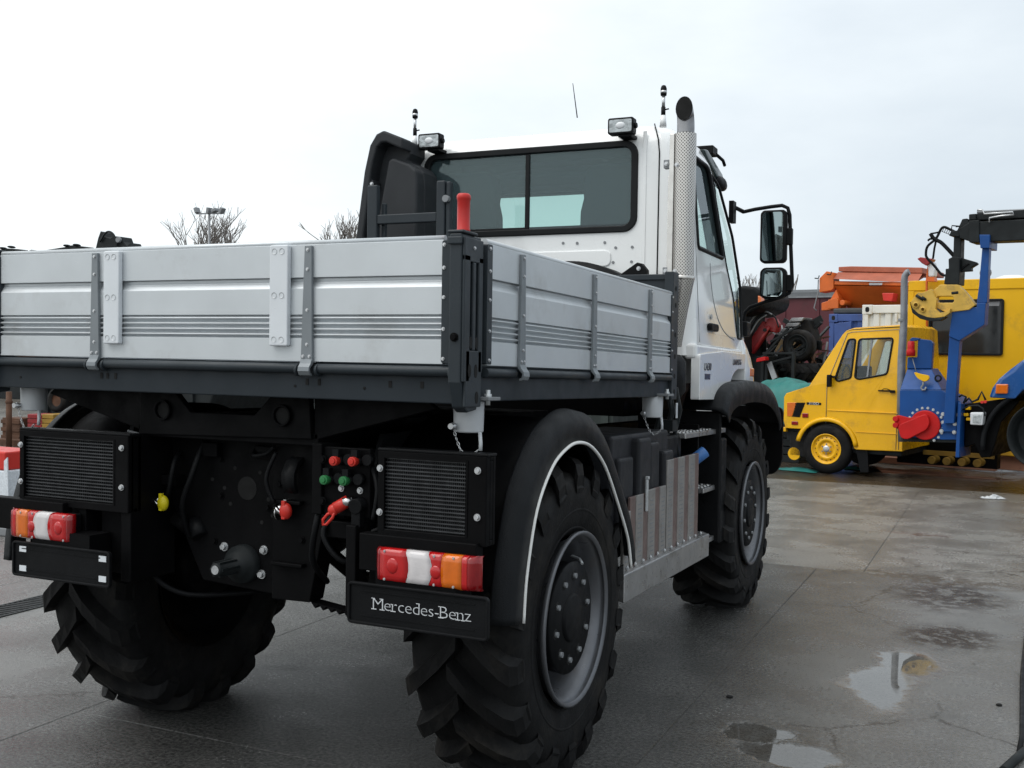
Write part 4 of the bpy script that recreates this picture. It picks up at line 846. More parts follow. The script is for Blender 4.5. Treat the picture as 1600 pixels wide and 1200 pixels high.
# rear wall of the cab: swage panel, corner shut lines, rivets
b = MB(); pr = rpoly([(-.54, 2.165), (.545, 2.165), (.545, 2.262), (-.54, 2.262)], .045, 5); b.prism(pr, 'y', 2.842, 2.856); b.build('pressed_swage', 'white', cab, bevel=.011, seg=3)
for s in (1, -1):
    b = MB(); b.tube([(s*.820, 2.8485, 2.30-.62), (s*.822, 2.8485, 2.80), (s*.812, 2.853, 2.88), (s*.79, 2.872, 2.945), (s*.765, 2.93, 2.984)], .0042, 6); b.build('corner_seam', 'seal', cab)
    b = MB(); b.box(min(s*.725, s*.748), max(s*.725, s*.748), 2.8460, 2.853, 1.70, 2.93); b.build('corner_bead', 'white', cab, bevel=.003)
rv = MB(); rv.cyl((0, .002, 0), (0, -.003, 0), .0085, n=10); rvm = rv.mesh('rivet', 'grey')
for x, z in ((.244, 2.309), (.333, 2.306), (.504, 2.305), (.571, 2.273), (.671, 2.274), (.557, 2.189), (.668, 2.190), (-.25, 2.309), (-.33, 2.306), (-.50, 2.305), (-.57, 2.273)): inst('rivet', rvm, cab, (x, 2.849, z))
# interior
for sx_ in (-.57, .57):
    b = MB(); se = rpoly([(3.06, 1.95), (3.00, 2.36), (2.985, 2.52), (3.03, 2.56), (3.10, 2.55), (3.14, 2.36), (3.20, 2.02), (3.62, 2.06), (3.62, 1.92)], .03, 3)
    prof = [(.20, 1.95), (.285, 2.05), (.30, 2.30), (.295, 2.52), (.275, 2.60), (.285, 2.68), (.27, 2.76), (.22, 2.80)]
    poly = [(sx_+a, z) for a, z in prof] + [(sx_-a, z) for a, z in reversed(prof)]; b.prism(poly, 'y', 3.02, 3.13); b.box(sx_-.26, sx_+.26, 3.1, 3.6, 1.85, 2.02); b.build('seat', 'seat', cab, bevel=.03, seg=3)
b = MB(); b.box(-.95, .95, 3.85, 4.15, 1.75, 2.03); b.box(-.93, .93, 2.92, 4.1, 1.70, 1.74); b.build('dashboard', 'seat', cab, bevel=.03)
b = MB(); b.box(-.88, .88, 3.35, 3.62, 2.80, 2.83); b.build('header_console', 'liner', cab, bevel=.01)
b = MB(); b.lathe([(.0, .205), (.018, .225), (.0, .245), (-.018, .225), (.0, .205)], (0,0,0), 'z', 32); M4 = Matrix.Translation((.52, 3.60, 2.02)) @ Matrix.Rotation(R(-38), 4, 'X'); b.v = [tuple(M4 @ Vector(p)) for p in b.v]; b.build('steering_wheel', 'seat', cab)
# lettering and badge on the skirt
text('U430', 'lettering', 'letterdk', cab, (1.0755, 3.035, 1.598), (R(90), 0, R(90)), .062, .002, shear=.12, xs=1.12)
text('UNIMOG', 'lettering', 'letterdk', cab, (1.0755, 3.765, 1.640), (R(90), 0, R(90)), .052, .002, shear=.12, xs=1.10)
b = MB(); b.box(1.073, 1.0765, 2.975, 3.095, 1.527, 1.560); b.build('badge', 'badge', cab, bevel=.002)
# work lamps, beacon poles, aerial
for x in (-.609, .624):
    b = MB(); b.prism(rrect(x-.076, x+.076, 2.898, 2.990, .012), 'y', 2.742, 2.80); b.prism(rrect(x-.05, x+.05, 2.915, 2.975, .012), 'y', 2.80, 2.835); b.box(x-.02, x+.06, 2.76, 2.88, 2.884, 2.905); b.cyl((x+.076, 2.77, 2.945), (x+.09, 2.77, 2.945), .016, n=10); wl = b.build('work_lamp', 'blackpl', cab, bevel=.004)
    b = MB(); b.prism(rrect(x-.066, x+.066, 2.909, 2.979, .008), 'y', 2.7395, 2.7425); b.build('lamp_lens', 'glens', cab)
    b = MB(); b.ball((x, 2.7405, 2.945), .03, .006, .02); b.build('lamp_bulb_glint', 'letter', cab)
for x in (-.741, .855):
    b = MB(); b.cyl((x, 2.80, 2.93), (x, 2.80, 2.995), .020, .015, n=12); b.build('beacon_foot', 'white', cab)
    b = MB(); b.cyl((x, 2.80, 2.99), (x, 2.80, 3.042), .0125, n=12); b.cyl((x, 2.80, 3.026), (x+.032, 2.80, 3.030), .004, n=6); b.build('pole_base', 'blackpl', cab); b = MB(); b.lathe([(3.105, 0), (3.105, .016), (3.112, .0175), (3.145, .0175), (3.160, .012), (3.165, 0)], (x, 2.80, 0), 'z', 14); bp_ = b.build('beacon_pole', 'blackpl', cab)
    b = MB(); b.cyl((x, 2.80, 3.042), (x, 2.80, 3.106), .0095, n=12); b.cyl((x, 2.80, 3.118), (x, 2.80, 3.132), .0182, n=12); b.build('pole_contact', 'zinc', cab)
def atb(px, py, ax, v):
    p = at(px, py, ax, v); return Vector((p.x, p.y, p.z - TP*(p.y-YR)))
a0, a1 = atb(902, 184, 'y', 3.2), atb(895, 130, 'y', 3.12); b = MB(); b.tube([a0, a1], [.004, .0022], 6); b.build('aerial', 'blackpl', cab)
# black cowl and bracket at the foot of the rear wall
b = MB(); pts = [Vector((.30+.46*t, 2.60, 2.158-.30*(t-.42)**2*1.0)) for t in [i/12 for i in range(13)]]
lo = [[(p.x, 2.52, p.z-.10), (p.x, 2.53, p.z-.01), (p.x, 2.56, p.z), (p.x, 2.70, p.z), (p.x, 2.74, p.z-.02), (p.x, 2.74, p.z-.10)] for p in [Vector((-.62+1.36*i/24, 0, 2.17-.10*((i/24-.75)/.25)**2 if i > 18 else 2.17)) for i in range(25)]]
b.loft(lo, True, True); b.build('filter_cowl', 'blackpl', truck)
b = MB(); b.prism([(.69, 2.09), (.79, 2.156), (.815, 2.15), (.845, 2.115), (.845, 2.06), (.69, 2.06)], 'y', 2.58, 2.63); brk = b.build('corner_bracket', 'blackpl', truck, bevel=.005)
inst('bolt', BBIG, brk, (.800, 2.58, 2.122))
b = MB(); b.lathe([(1.42, 0), (1.42, .16), (1.46, .19), (1.62, .19), (1.66, .16), (1.66, 0)], (.84, 2.72, 0), 'z', 24); b.build('air_reservoir', 'blackpl', truck, bevel=.005)
# exhaust stack with its perforated heat shield
m = bpy.data.materials.new('perforated_stainless'); m.use_nodes = True; t_ = m.node_tree; P = t_.nodes['Principled BSDF']
P.inputs['Metallic'].default_value = .9; P.inputs['Roughness'].default_value = .32
cc = nd(t_, 'ShaderNodeTexCoord'); uvm = nd(t_, 'ShaderNodeMapping'); t_.links.new(cc.outputs['UV'], uvm.inputs[0]); uvm.inputs['Rotation'].default_value = (0, 0, R(45)); uvm.inputs['Scale'].default_value = (80, 80, 1)
vo = nd(t_, 'ShaderNodeTexVoronoi', voronoi_dimensions='2D'); vo.inputs['Randomness'].default_value = 0; vo.inputs['Scale'].default_value = 1; t_.links.new(uvm.outputs[0], vo.inputs['Vector'])
hr = nd(t_, 'ShaderNodeMapRange', interpolation_type='SMOOTHSTEP'); t_.links.new(vo.outputs['Distance'], hr.inputs[0]); hr.inputs[1].default_value = .27; hr.inputs[2].default_value = .36; hr.inputs[3].default_value = 1; hr.inputs[4].default_value = 0
mxc = nd(t_, 'ShaderNodeMix', data_type='RGBA'); t_.links.new(hr.outputs[0], mxc.inputs[0]); mxc.inputs[6].default_value = (.60, .58, .55, 1); mxc.inputs[7].default_value = (.10, .095, .09, 1); t_.links.new(mxc.outputs[2], P.inputs['Base Color'])
mm_ = nd(t_, 'ShaderNodeMath', operation='SUBTRACT'); mm_.inputs[0].default_value = 1; t_.links.new(hr.outputs[0], mm_.inputs[1]); m2 = nd(t_, 'ShaderNodeMath', operation='MULTIPLY'); t_.links.new(mm_.outputs[0], m2.inputs[0]); m2.inputs[1].default_value = .9; t_.links.new(m2.outputs[0], P.inputs['Metallic'])
M['perf'] = m
SX, SY = 1.043, 2.60
b = MB(); b.cyl((SX, SY, 2.05), (SX, SY, 2.86), .046, n=20); 
ML = []
for cy, cz, a_, hr_ in ((0, 2.84, 0, 1), (0, 2.875, 0, 1), (-.004, 2.905, 18, 1.02), (-.016, 2.93, 42, 1.1), (-.036, 2.950, 66, 1.25), (-.058, 2.958, 88, 1.36), (-.062, 2.958, 90, 1.36)):
    ML.append([(SX+.0465*math.cos(2*math.pi*i/24)+.10*(-cy), SY+cy-.0465*hr_*math.sin(2*math.pi*i/24)*math.cos(R(a_)), cz+.0465*hr_*math.sin(2*math.pi*i/24)*math.sin(R(a_))) for i in range(24)])
b.loft(ML, False, True)
stk = b.build('exhaust_stack', 'pipe', truck)
b = MB(); b.prism([(SX+.0062+.0445*math.cos(2*math.pi*i/24), 2.958+.061*math.sin(2*math.pi*i/24)) for i in range(24)], 'y', SY-.061, SY-.0585); b.build('pipe_mouth', 'dark', stk)
def perf_tube(rows, nm, n=40, a0=-200, a1=160):
    b = MB(); lo = []
    for x, y, z, r in rows: lo.append([(x+r*math.cos(R(a0+(a1-a0)*i/n)), y+r*math.sin(R(a0+(a1-a0)*i/n)), z) for i in range(n+1)])
    b.loft(lo, False, True, False); o = b.build(nm, 'perf', stk)
    uv = o.data.uv_layers.new(name='UVMap'); 
    for l in o.data.loops:
        v = o.data.vertices[l.vertex_index].co; z = v.z + ORG[stk.name][2]; t = min(range(len(rows)), key=lambda i: abs(rows[i][2]-z)); ang = math.atan2(v.y+ORG[stk.name][1]-rows[t][1], v.x+ORG[stk.name][0]-rows[t][0]); uv.data[l.index].uv = (ang*.058, z)
    return o
perf_tube([(SX, SY, 2.075, .058), (SX, SY, 2.30, .058), (SX, SY, 2.55, .058), (SX, SY, 2.836, .058)], 'heat_shield')
perf_tube([(SX-.035, SY+.01, 1.70, .030), (SX-.02, SY, 1.90, .050), (SX+.002, SY, 2.06, .059)], 'lower_shield')
b = MB()
b.box(SX-.078, SX-.052, SY-.034, SY+.03, 2.09, 2.836); b.box(SX-.100, SX-.076, SY+.02, SY+.24, 2.10, 2.62); b.build('shield_plate', 'steel', stk, bevel=.003)
b = MB(); b.box(SX-.110, SX-.078, SY-.03, SY+.01, 2.655, 2.700); b.build('shield_clip', 'grey', stk, bevel=.002); b = MB(); b.box(SX-.105, SX-.070, SY-.03, SY+.01, 2.085, 2.125); b.build('shield_clip', 'grey', stk, bevel=.002)
b = MB(); b.lathe([(2.056, .0595), (2.060, .062), (2.074, .062), (2.078, .0595)], (SX, SY, 0), 'z', 28); b.build('clamp_band', 'steel', stk)
bolts(BBIG, stk, [(SX-.030, SY-.052, 2.665), (SX-.03, SY-.052, 2.10), (SX-.094, SY-.03, 2.678), (SX-.088, SY-.03, 2.105)])
# raised air intake on the other corner
full = [(-1.03, 1.8), (-1.008, 2.355), (-.953, 2.744), (-.915, 2.90), (-.87, 2.965), (-.82, 2.984), (-.682, 2.925), (-.684, 2.855), (-.715, 2.815), (-.63, 2.775), (-.598, 2.735), (-.588, 2.66), (-.588, 1.8)]
b = MB(); b.prism(full, 'y', 2.66, 2.835); sn = b.build('air_intake', 'snork', truck, bevel=.012, seg=3)
rim_ = [(-1.03, 1.8), (-1.008, 2.355), (-.953, 2.744), (-.915, 2.90), (-.87, 2.965), (-.82, 2.984), (-.682, 2.928), (-.686, 2.862), (-.80, 2.912), (-.835, 2.912), (-.865, 2.885), (-.893, 2.80), (-.905, 2.74), (-.955, 2.355), (-.975, 1.8)]
b = MB(); b.prism(rim_, 'y', 2.555, 2.67); b.build('intake_hood', 'snork', sn, bevel=.012, seg=3)
b = MB(); b.prism([(-.87, 1.8), (-.855, 2.50), (-.795, 2.805), (-.765, 2.820), (-.65, 2.775), (-.602, 2.735), (-.592, 2.66), (-.592, 1.8)], 'y', 2.575, 2.67); b.build('intake_box', 'snork', sn, bevel=.028, seg=4)
b = MB(); b.prism([(-.918+.025*math.cos(t), 2.668+.032*math.sin(t)) for t in [2*math.pi*i/16 for i in range(16)]], 'y', 2.57, 2.66); b.build('fixing_lug', 'snork', sn, bevel=.005)
inst('bolt', BBIG, sn, (-.905, 2.57, 2.668))
# sun visor, roof marker, mirrors
b = MB(); vp = [(3.50, 2.935), (3.60, 2.955), (3.98, 2.872), (4.03, 2.835), (4.02, 2.800), (3.93, 2.795), (3.62, 2.885)]
lo = [[(x, y-.10*(abs(x)/.93)**4, z-.012*(abs(x)/.93)**4) for y, z in vp] for x in [-.93+1.86*i/16 for i in range(17)]]
b.loft(lo, True, True); M['visor'] = mat('smoked_visor', (.03, .048, .046), .2, var=.1, drops=60); b.build('sun_visor', 'visor', cab, bevel=.01)
for s in (1, -1):
    b = MB(); b.ball((s*.93, 3.84, 2.79), .03, .12, .045); b.build('visor_end', 'blackpl', cab)
b = MB(); b.box(.80, .93, 3.62, 3.74, 2.94, 2.995); b.tube([(.92, 3.70, 2.96), (.95, 3.80, 2.93), (.955, 3.83, 2.90)], .012, 6); b.build('roof_marker', 'blackpl', cab, bevel=.012)
for s in (1, -1):
    Y = 4.20
    def mp(px, py, y=Y): p = atb(px, py, 'y', y); return Vector((s*p.x, p.y, p.z))
    arm = [mp(1143, 330, 4.02), mp(1150, 325, 4.05), mp(1162, 331, 4.12)]
    b = MB(); b.tube(arm, .014, 8); b.box(min(s*.955, s*.985), max(s*.955, s*.985), 3.96, 4.04, 2.56, 2.70); b.tube(spl3 := [mp(1162, 331), mp(1180, 327), mp(1205, 323), mp(1222, 321), mp(1231, 325), mp(1234, 336), mp(1235, 370), mp(1237, 420), mp(1238, 445), mp(1233, 458), mp(1222, 464), mp(1195, 472), mp(1172, 480), mp(1164, 488), mp(1162, 500), mp(1162, 520)], .0125, 8); ma = b.build('mirror_arm', 'blackpl', truck)
    b = MB(); q0 = mp(1160, 512); b.box(q0.x-.045, q0.x+.045, Y-.06, Y+.06, q0.z-.06, q0.z+.04); b.build('arm_foot', 'blackpl', ma, bevel=.01)
    for (xa, za), (xb, zb), rr in (((1190, 330), (1229, 411), .03), ((1189, 419), (1229, 467), .04)):
        A, B = mp(xa, za), mp(xb, zb); x0, x1 = sorted((A.x, B.x)); z0, z1 = sorted((A.z, B.z)); b = MB()
        lo = []
        for y, d in ((Y-.035, .004), (Y-.028, 0), (Y+.02, .0), (Y+.055, .022), (Y+.07, .06)): lo.append([(x, y, z) for x, z in rrect(x0+d, x1-d, z0+d, z1-d, rr, 5)])
        b.loft(lo, True, True); hs = b.build('mirror_housing', 'blackpl', ma, bevel=.004)
        b = MB(); gl_ = rrect(x0+.014, x1-.022, z0+.014, z1-.014, rr*.8, 5); b.add([(x, Y-.0365-(.010-.012*((x-(x0+x1)/2)/.1)**2 if rr > .035 else 0), z) for x, z in gl_], [tuple(range(len(gl_)))]); b.build('mirror_glass', 'mirror', ma)
        zc = (z0+z1)/2; b = MB(); xo = x1 if s > 0 else x0; b.box(min(xo-s*.012, xo+s*.035), max(xo-s*.012, xo+s*.035), Y-.02, Y+.03, zc-.055, zc+.055); b.build('mirror_clamp', 'blackpl', ma, bevel=.006)
BODY = False
# ============================================================ the yard behind: everything stands in one row that runs 12 degrees off the truck's axis
AZ = R(-12); eX = Vector((math.cos(AZ), math.sin(AZ), 0)); eY = Vector((-math.sin(AZ), math.cos(AZ), 0)); O0 = Vector((.375, 12.28, 0))
def lp(px, py, off=0.):
    """row coordinates (along the row, height) of a photo pixel on the plane `off` metres behind the van's near side"""
    d = fw + rt*((px-800)/FPX) - up*((py-600)/FPX); o = O0+eY*off; t = ((o-CAM).dot(eY))/d.dot(eY); p = CAM+d*t-o
    return (p.dot(eX), p.z)
def lps(pts, off=0.): return [lp(x, y, off) for x, y in pts]
def rowthing(name, label, cat, x, y, group=None):
    """an Empty on the ground of the row; pieces are given in row coordinates"""
    p = O0+eX*x+eY*y; o = thing(name, label, cat, p, AZ, group, local=True); ORG[o.name] = (x, y, 0); return o
def wheelface(mb, cx, cy, cz, prof, n=32): mb.lathe(prof, (cx, cy, cz), 'y', n, 1); return mb

# ---- yellow van cab
van = rowthing('van', 'yellow van cab with wind-down side windows and yellow steel wheels', 'van', 0, 0)
def lean(mb, w=1.72):
    mb.v = [(x, y + (max(0, z-1.25)*.11 if y < w/2 else -max(0, z-1.25)*.11), z) for x, y, z in mb.v]; return mb
side = [(-.60, .60), (-.63, .70), (-.632, 1.04), (-.60, 1.095), (-.27, 1.205), (.165, 1.93), (.215, 1.985), (.30, 2.015), (.95, 2.058), (1.0, 2.02), (1.03, 1.4), (1.035, .375), (.42, .36)]
side += [(.0+.385*math.cos(R(a)), .345+.375*math.sin(R(a))) for a in range(5, 140, 9)] + [(-.34, .60)]
W1 = rpoly([(.10, 1.325), (.255, 1.865), (.352, 1.868), (.318, 1.335), (.14, 1.285)], .035, 4); W2 = rpoly([(.372, 1.345), (.398, 1.868), (.858, 1.885), (.805, 1.40), (.43, 1.322)], .045, 4)
for ya, yb in ((0, .03), (1.69, 1.72)):
    b = MB(); b.prism(side, 'y', ya, yb); vb = b.build('body_side', 'vyel'); cs = []
    for wpoly in (W1, W2): c_ = MB(); c_.prism(wpoly, 'y', ya-.3, yb+.3); cs.append(c_.build('cutter', None))
    cut(vb, cs)
    for v in vb.data.vertices: v.co.y += max(0, v.co.z-1.25)*.11*(1 if ya < .5 else -1)
    vb.parent = van; bv = vb.modifiers.new('bevel', 'BEVEL'); bv.width = .010; bv.segments = 2; bv.limit_method = 'ANGLE'; bv.angle_limit = R(50)
def wrap(name, pts, m='vyel'):
    b = MB(); lo = []
    for x, z in pts: d = max(0, z-1.25)*.11; lo.append([(x, d+.006, z), (x, d+.10, z+.012), (x, .86, z+.02), (x, 1.62-d, z+.012), (x, 1.714-d, z)])
    b.loft(lo, False, True, False); return b.build(name, m, van)
wrap('roof', [(.165, 1.93), (.215, 1.985), (.30, 2.015), (.60, 2.038), (.95, 2.058), (1.0, 2.02)]); wrap('rear_wall', [(1.0, 2.02), (1.03, 1.4), (1.035, .375)]); wrap('bonnet', [(-.632, 1.04), (-.60, 1.095), (-.27, 1.205)]); wrap('front_panel', [(-.60, .60), (-.63, .70), (-.632, 1.04)])
b = MB(); b.box(-.1, 1.0, .05, 1.66, .36, .40); b.box(-.25, -.22, .05, 1.66, .4, 1.18); b.build('cab_floor', 'seat', van)
def ly(z): return max(0, z-1.25)*.11
for wpoly, far in ((W1, 0), (W2, 0), (W1, 1), (W2, 1)):
    yy = (lambda z: ly(z)+.012) if not far else (lambda z: 1.72-ly(z)-.012)
    g = MB(); g.add([(x, yy(z), z) for x, z in wpoly], [tuple(range(len(wpoly)))]); g.build('window_pane', 'glv', van)
    if not far: f = MB(); pl = [(x, ly(z)-.001, z) for x, z in wpoly]; f.tube(pl+[pl[0]], .014, 6, False); f.build('window_seal', 'seal', van)
f = MB(); f.bar((.540, ly(1.335)+.006, 1.335), (.575, ly(1.87)+.006, 1.873), .022, .02, (0,1,0)); f.build('window_channel', 'grey', van)
f = MB(); f.add([(-.262, .16, 1.222), (-.262, 1.56, 1.222), (.178, 1.50, 1.935), (.178, .22, 1.935)], [(0,1,2,3)]); f.build('windscreen', 'glv', van)
f = MB(); f.tube([(-.275, .13, 1.205), (.165, .185, 1.935), (.212, .19, 1.99)], .021, 6); f.tube([(-.27, .12, 1.20), (-.27, 1.6, 1.20)], .02, 6); f.build('pillar_seal', 'seal', van)
f = MB(); f.tube([(-.012, -.002, .70), (-.010, -.002, 1.22), (.02, ly(1.32)-.002, 1.34), (.235, ly(1.93)-.002, 1.945), (.30, ly(1.96)-.002, 1.965), (.93, ly(1.99)-.002, 2.0), (.965, ly(1.6)-.002, 1.6), (.955, -.002, 1.1), (.95, -.002, .40)], .0045, 5)
f.build('door_seam', 'grey', van)
f = MB(); f.tube([(.215, ly(1.985)+.004, 1.972), (.30, ly(2.0)+.002, 1.998), (.60, ly(2.0)+.001, 2.018), (.95, ly(2.0)+.001, 2.036)], .006, 5); f.build('roof_gutter', 'seal', van)
f = MB(); f.tube([(.985, -.002, .40), (.99, -.002, 1.3), (.985, ly(1.9)-.002, 1.95)], .004, 5); f.build('rear_seam', 'grey', van)
f = MB(); f.bar((-.29, .45, 1.205), (-.10, .62, 1.48), .012, .012); f.build('wiper', 'blackpl', van)
f = MB(); f.box(.40, 1.02, -.006, .004, .60, .608); f.build('lower_crease', 'vyel', van, bevel=.002)
f = MB(); f.box(.0, .985, -.008, .004, .875, .887); f.build('side_crease', 'vyel', van, bevel=.003)
f = MB(); lo = []
for a in range(8, 172, 8): c, s = math.cos(R(a)), math.sin(R(a)); lo.append([(r_*c+.0, y, .345+r_*s*.98) for r_, y in ((.385, .0), (.392, -.018), (.425, -.020), (.455, .002), (.42, .02))])
f.loft(lo, True, True); f.build('wheel_arch', 'vyel', van)
f = MB(); f.prism(lps([(1230, 629), (1244.5, 629), (1237.5, 651), (1230, 650)]), 'y', -.006, .03); f.build('indicator_lamp', 'lor', van, bevel=.004)
f = MB(); q = lps([(1245, 629), (1258.5, 629), (1249.5, 652), (1238, 651)]); f.prism(q, 'y', -.004, .03)
for k in range(6): z = q[2][1]+(q[0][1]-q[2][1])*(k+.5)/6; f.box(q[0][0]-.02-.02*(5-k)/5, q[1][0]-.02-.05*(5-k)/5, -.010, -.002, z-.008, z+.008)
f.build('headlamp_surround', 'blackpl', van)
for x, z, w, h in ((*lp(1258.5, 649), .088, .062), (*lp(1242, 661), .095, .05)):
    f = MB(); f.box(x-w/2, x+w/2, -.014, .01, z-h/2, z+h/2); f.build('marker_lamp', 'lreddk', van, bevel=.008)
f = MB(); a_ = lp(1260.5, 628.5); c2 = lp(1283, 633); f.box(a_[0], c2[0], -.004, .004, c2[1], a_[1]); f.build('badge_plate', 'blackpl', van)
text('310D', 'lettering', 'letter', van, ((a_[0]+c2[0])/2, -.0052, (a_[1]+c2[1])/2), (R(90), 0, 0), .050, .001, xs=1.35)
f = MB(); f.box(.70, .905, -.016, .0, 1.165, 1.185); f.box(.86, .925, -.022, .0, 1.150, 1.188); f.tube([(.75, -.012, 1.185), (.78, -.014, 1.205), (.82, -.014, 1.203), (.86, -.012, 1.185)], .006, 6); f.build('door_handle', 'blackpl', van, bevel=.004)
f = MB(); f.box(.02, .075, -.11, -.03, 1.205, 1.375); f.box(.05, .13, -.05, .0, 1.33, 1.36); f.build('wing_mirror', 'blackpl', van, bevel=.012)
f = MB(); f.box(.16, .22, .50, 1.2, 1.25, 1.50); f.build('seat_back', 'seat', van, bevel=.03); f = MB(); f.lathe([(-.012, .17), (0, .185), (.012, .17), (0, .158), (-.012, .17)], (.10, .45, 1.33), 'x', 24); f.build('steering_wheel', 'seat', van)
f = MB(); f.box(-.66, -.60, .03, 1.70, .56, .66); f.box(-.62, .3, .1, 1.6, .42, .6); f.box(.3, 1.0, .1, 1.6, .30, .37); f.build('underframe', 'greydk', van, bevel=.01)
f = MB(); f.box(-.56, -.30, .06, 1.66, .20, .56); f.build('radiator_block', 'dark', van, bevel=.02)
f = MB(); f.box(-.645, -.60, .02, 1.70, .545, .615); f.build('bumper', 'vyel', van, bevel=.012)
def van_wheel(y, sg):
    w = MB(); w.lathe([(.02, .20), (.005, .215), (.0, .25), (.004, .30), (.02, .335), (.05, .345), (.15, .345), (.18, .33), (.20, .28), (.20, .20)], (0, y, .342), 'y', 44, sg); wt = w.build('wheel', 'rubber', van)
    w = MB(); w.lathe([(.004, .212), (.0, .206), (.006, .196), (.03, .188), (.035, .165), (.018, .150), (.012, .128), (.020, .112), (.040, .10), (.040, .075), (.02, .065), (.015, .05), (.015, 0)], (0, y, .342), 'y', 40, sg); w.build('rim', 'vyel', wt)
    w = MB()
    for k in range(16): t = 2*math.pi*k/16; w.cyl((.158*math.cos(t), y+sg*.018, .342+.158*math.sin(t)), (.158*math.cos(t), y+sg*.026, .342+.158*math.sin(t)), .0075, n=8)
    kind(w.build('rim_vents', 'dark', wt), 'stuff')
    w = MB(); w.lathe([(.016, .05), (.006, .046), (.002, .03), (.0, 0)], (0, y, .342), 'y', 20, sg); hc = w.build('hub_cap', 'zinc', wt)
    for k in range(6):
        t = 2*math.pi*(k+.5)/6; w = MB(); w.cyl((.066*math.cos(t), y+sg*.03, .342+.066*math.sin(t)), (.066*math.cos(t), y+sg*.010, .342+.066*math.sin(t)), .010, n=6); w.build('wheel_nut', 'grey', wt)
van_wheel(-.012, 1); van_wheel(1.73, -1)
f = MB(); f.prism([(.40, .36), (.56, .36), (.58, .06), (.47, .05)], 'y', .04, .06); f.build('mud_flap', 'blackpl', van)
f = MB(); f.cyl((-.49, .06, .24), (-.49, .14, .24), .09, n=18); f.build('rail_guide_roller', 'vyel', van); f = MB(); f.bar((-.49, .1, .24), (-.30, .12, .46), .04, .04); f.bar((-.42, .12, .32), (-.24, .12, .28), .05, .05); f.build('roller_arm', 'machred', van)
# exhaust stack standing behind the cab
ex = rowthing('exhaust_pipe', 'tall grey exhaust stack pipe with a bent tip behind the yellow van cab', 'exhaust pipe', *(lp(1409, 690, -.25)[0], -.25))
b = MB(); P_ = [(*lp(x, y, -.25),) for x, y in ((1409, 690), (1408, 600), (1409, 560), (1412.5, 500), (1413, 440), (1414, 431), (1418, 425.5), (1420.5, 424.5))]
b.tube([(x, -.25, z) for x, z in P_], [.05, .05, .052, .045, .043, .043, .043, .043], 14); b.build('stack_tube', 'pipeg', ex)
b = MB(); x, z = lp(1410, 500, -.25); b.lathe([(z-.02, .052), (z, .056), (z+.02, .052)], (x, -.25, 0), 'z', 16); b.build('clamp', 'grey', ex)

# ---- yellow site cabin on timbers
bx = rowthing('site_cabin', 'big yellow steel cabin box with a dark rubber sealed window', 'cabin', .41, 2.2)
b = MB(); b.box(.41, 4.2, 2.215, 4.7, .22, 2.765); b.build('cabin_wall', 'byel', bx, bevel=.012)
b = MB(); b.box(.40, 4.21, 2.20, 4.71, 2.640, 2.795); b.build('roof_rail', 'byel', bx, bevel=.012)
b = MB(); b.box(.40, .485, 2.203, 2.23, .22, 2.638); b.build('corner_strip', 'byel', bx, bevel=.006)
wp_ = rrect(.715, 1.765, 1.675, 2.50, .04, 4); b = MB(); b.ring(wp_, inset(wp_, .035), 'y', 2.185, 2.2145); wn = b.build('window', 'seal', bx, bevel=.006)
b = MB(); b.box(.75, 1.73, 2.2125, 2.2148, 1.71, 2.465); b.build('pane', mat('dark_cabin_glass', (.018, .020, .021), .06, var=.3, vs=2), wn)
b = MB(); b.prism(lps([(1530, 470.5), (1562, 470.5), (1561, 478), (1530, 478)], 2.2), 'y', 2.208, 2.2126); b.build('blind', 'grey', wn)
b = MB(); b.lathe([(2.79, .24), (2.83, .21), (2.86, .12), (2.865, 0)], (lp(1576, 440, 2.4)[0], 2.6, 0), 'z', 20); b.build('roof_vent', 'cwhite', bx)
b = MB(); x, z = lp(1532, 424, 2.0); b.ball((x, 2.3, z), .085, .06, .085); b.cyl((x, 2.3, z-.08), (x, 2.3, 2.79), .02, n=8); b.build('spot_lamp', 'grey', bx)
def timber(x0, x1, y, z0, z1, label):
    o = rowthing('timber_beam', label, 'timber', (x0+x1)/2, y, 'timbers under the yellow cabin'); b = MB(); b.box(x0, x1, y, y+.14, z0, z1); b.build('beam', 'wood', o, bevel=.008); return o
timber(-.33, 1.75, 2.02, .005, .105, 'long wet pinkish board lying in front of the yellow cabin'); timber(-.1, 3.6, 2.3, .01, .215, 'thick timber bearer under the yellow cabin')
M['rollyel'] = mat('grimy_roller_yellow', (.26, .15, .02), .6, var=.3)
pl_ = rowthing('roller_bed', 'row of small yellow rollers in a frame under the blue winch', 'roller frame', 1.5, .9)
b = MB(); b.box(1.02, 1.95, 1.0, 1.05, .27, .33); b.build('frame', 'rollyel', pl_)
for k in range(4): b = MB(); b.cyl((1.15+.2*k, .95, .20), (1.15+.2*k, 1.2, .20), .055, n=18); b.build('roller', 'rollyel', pl_, bevel=.006)

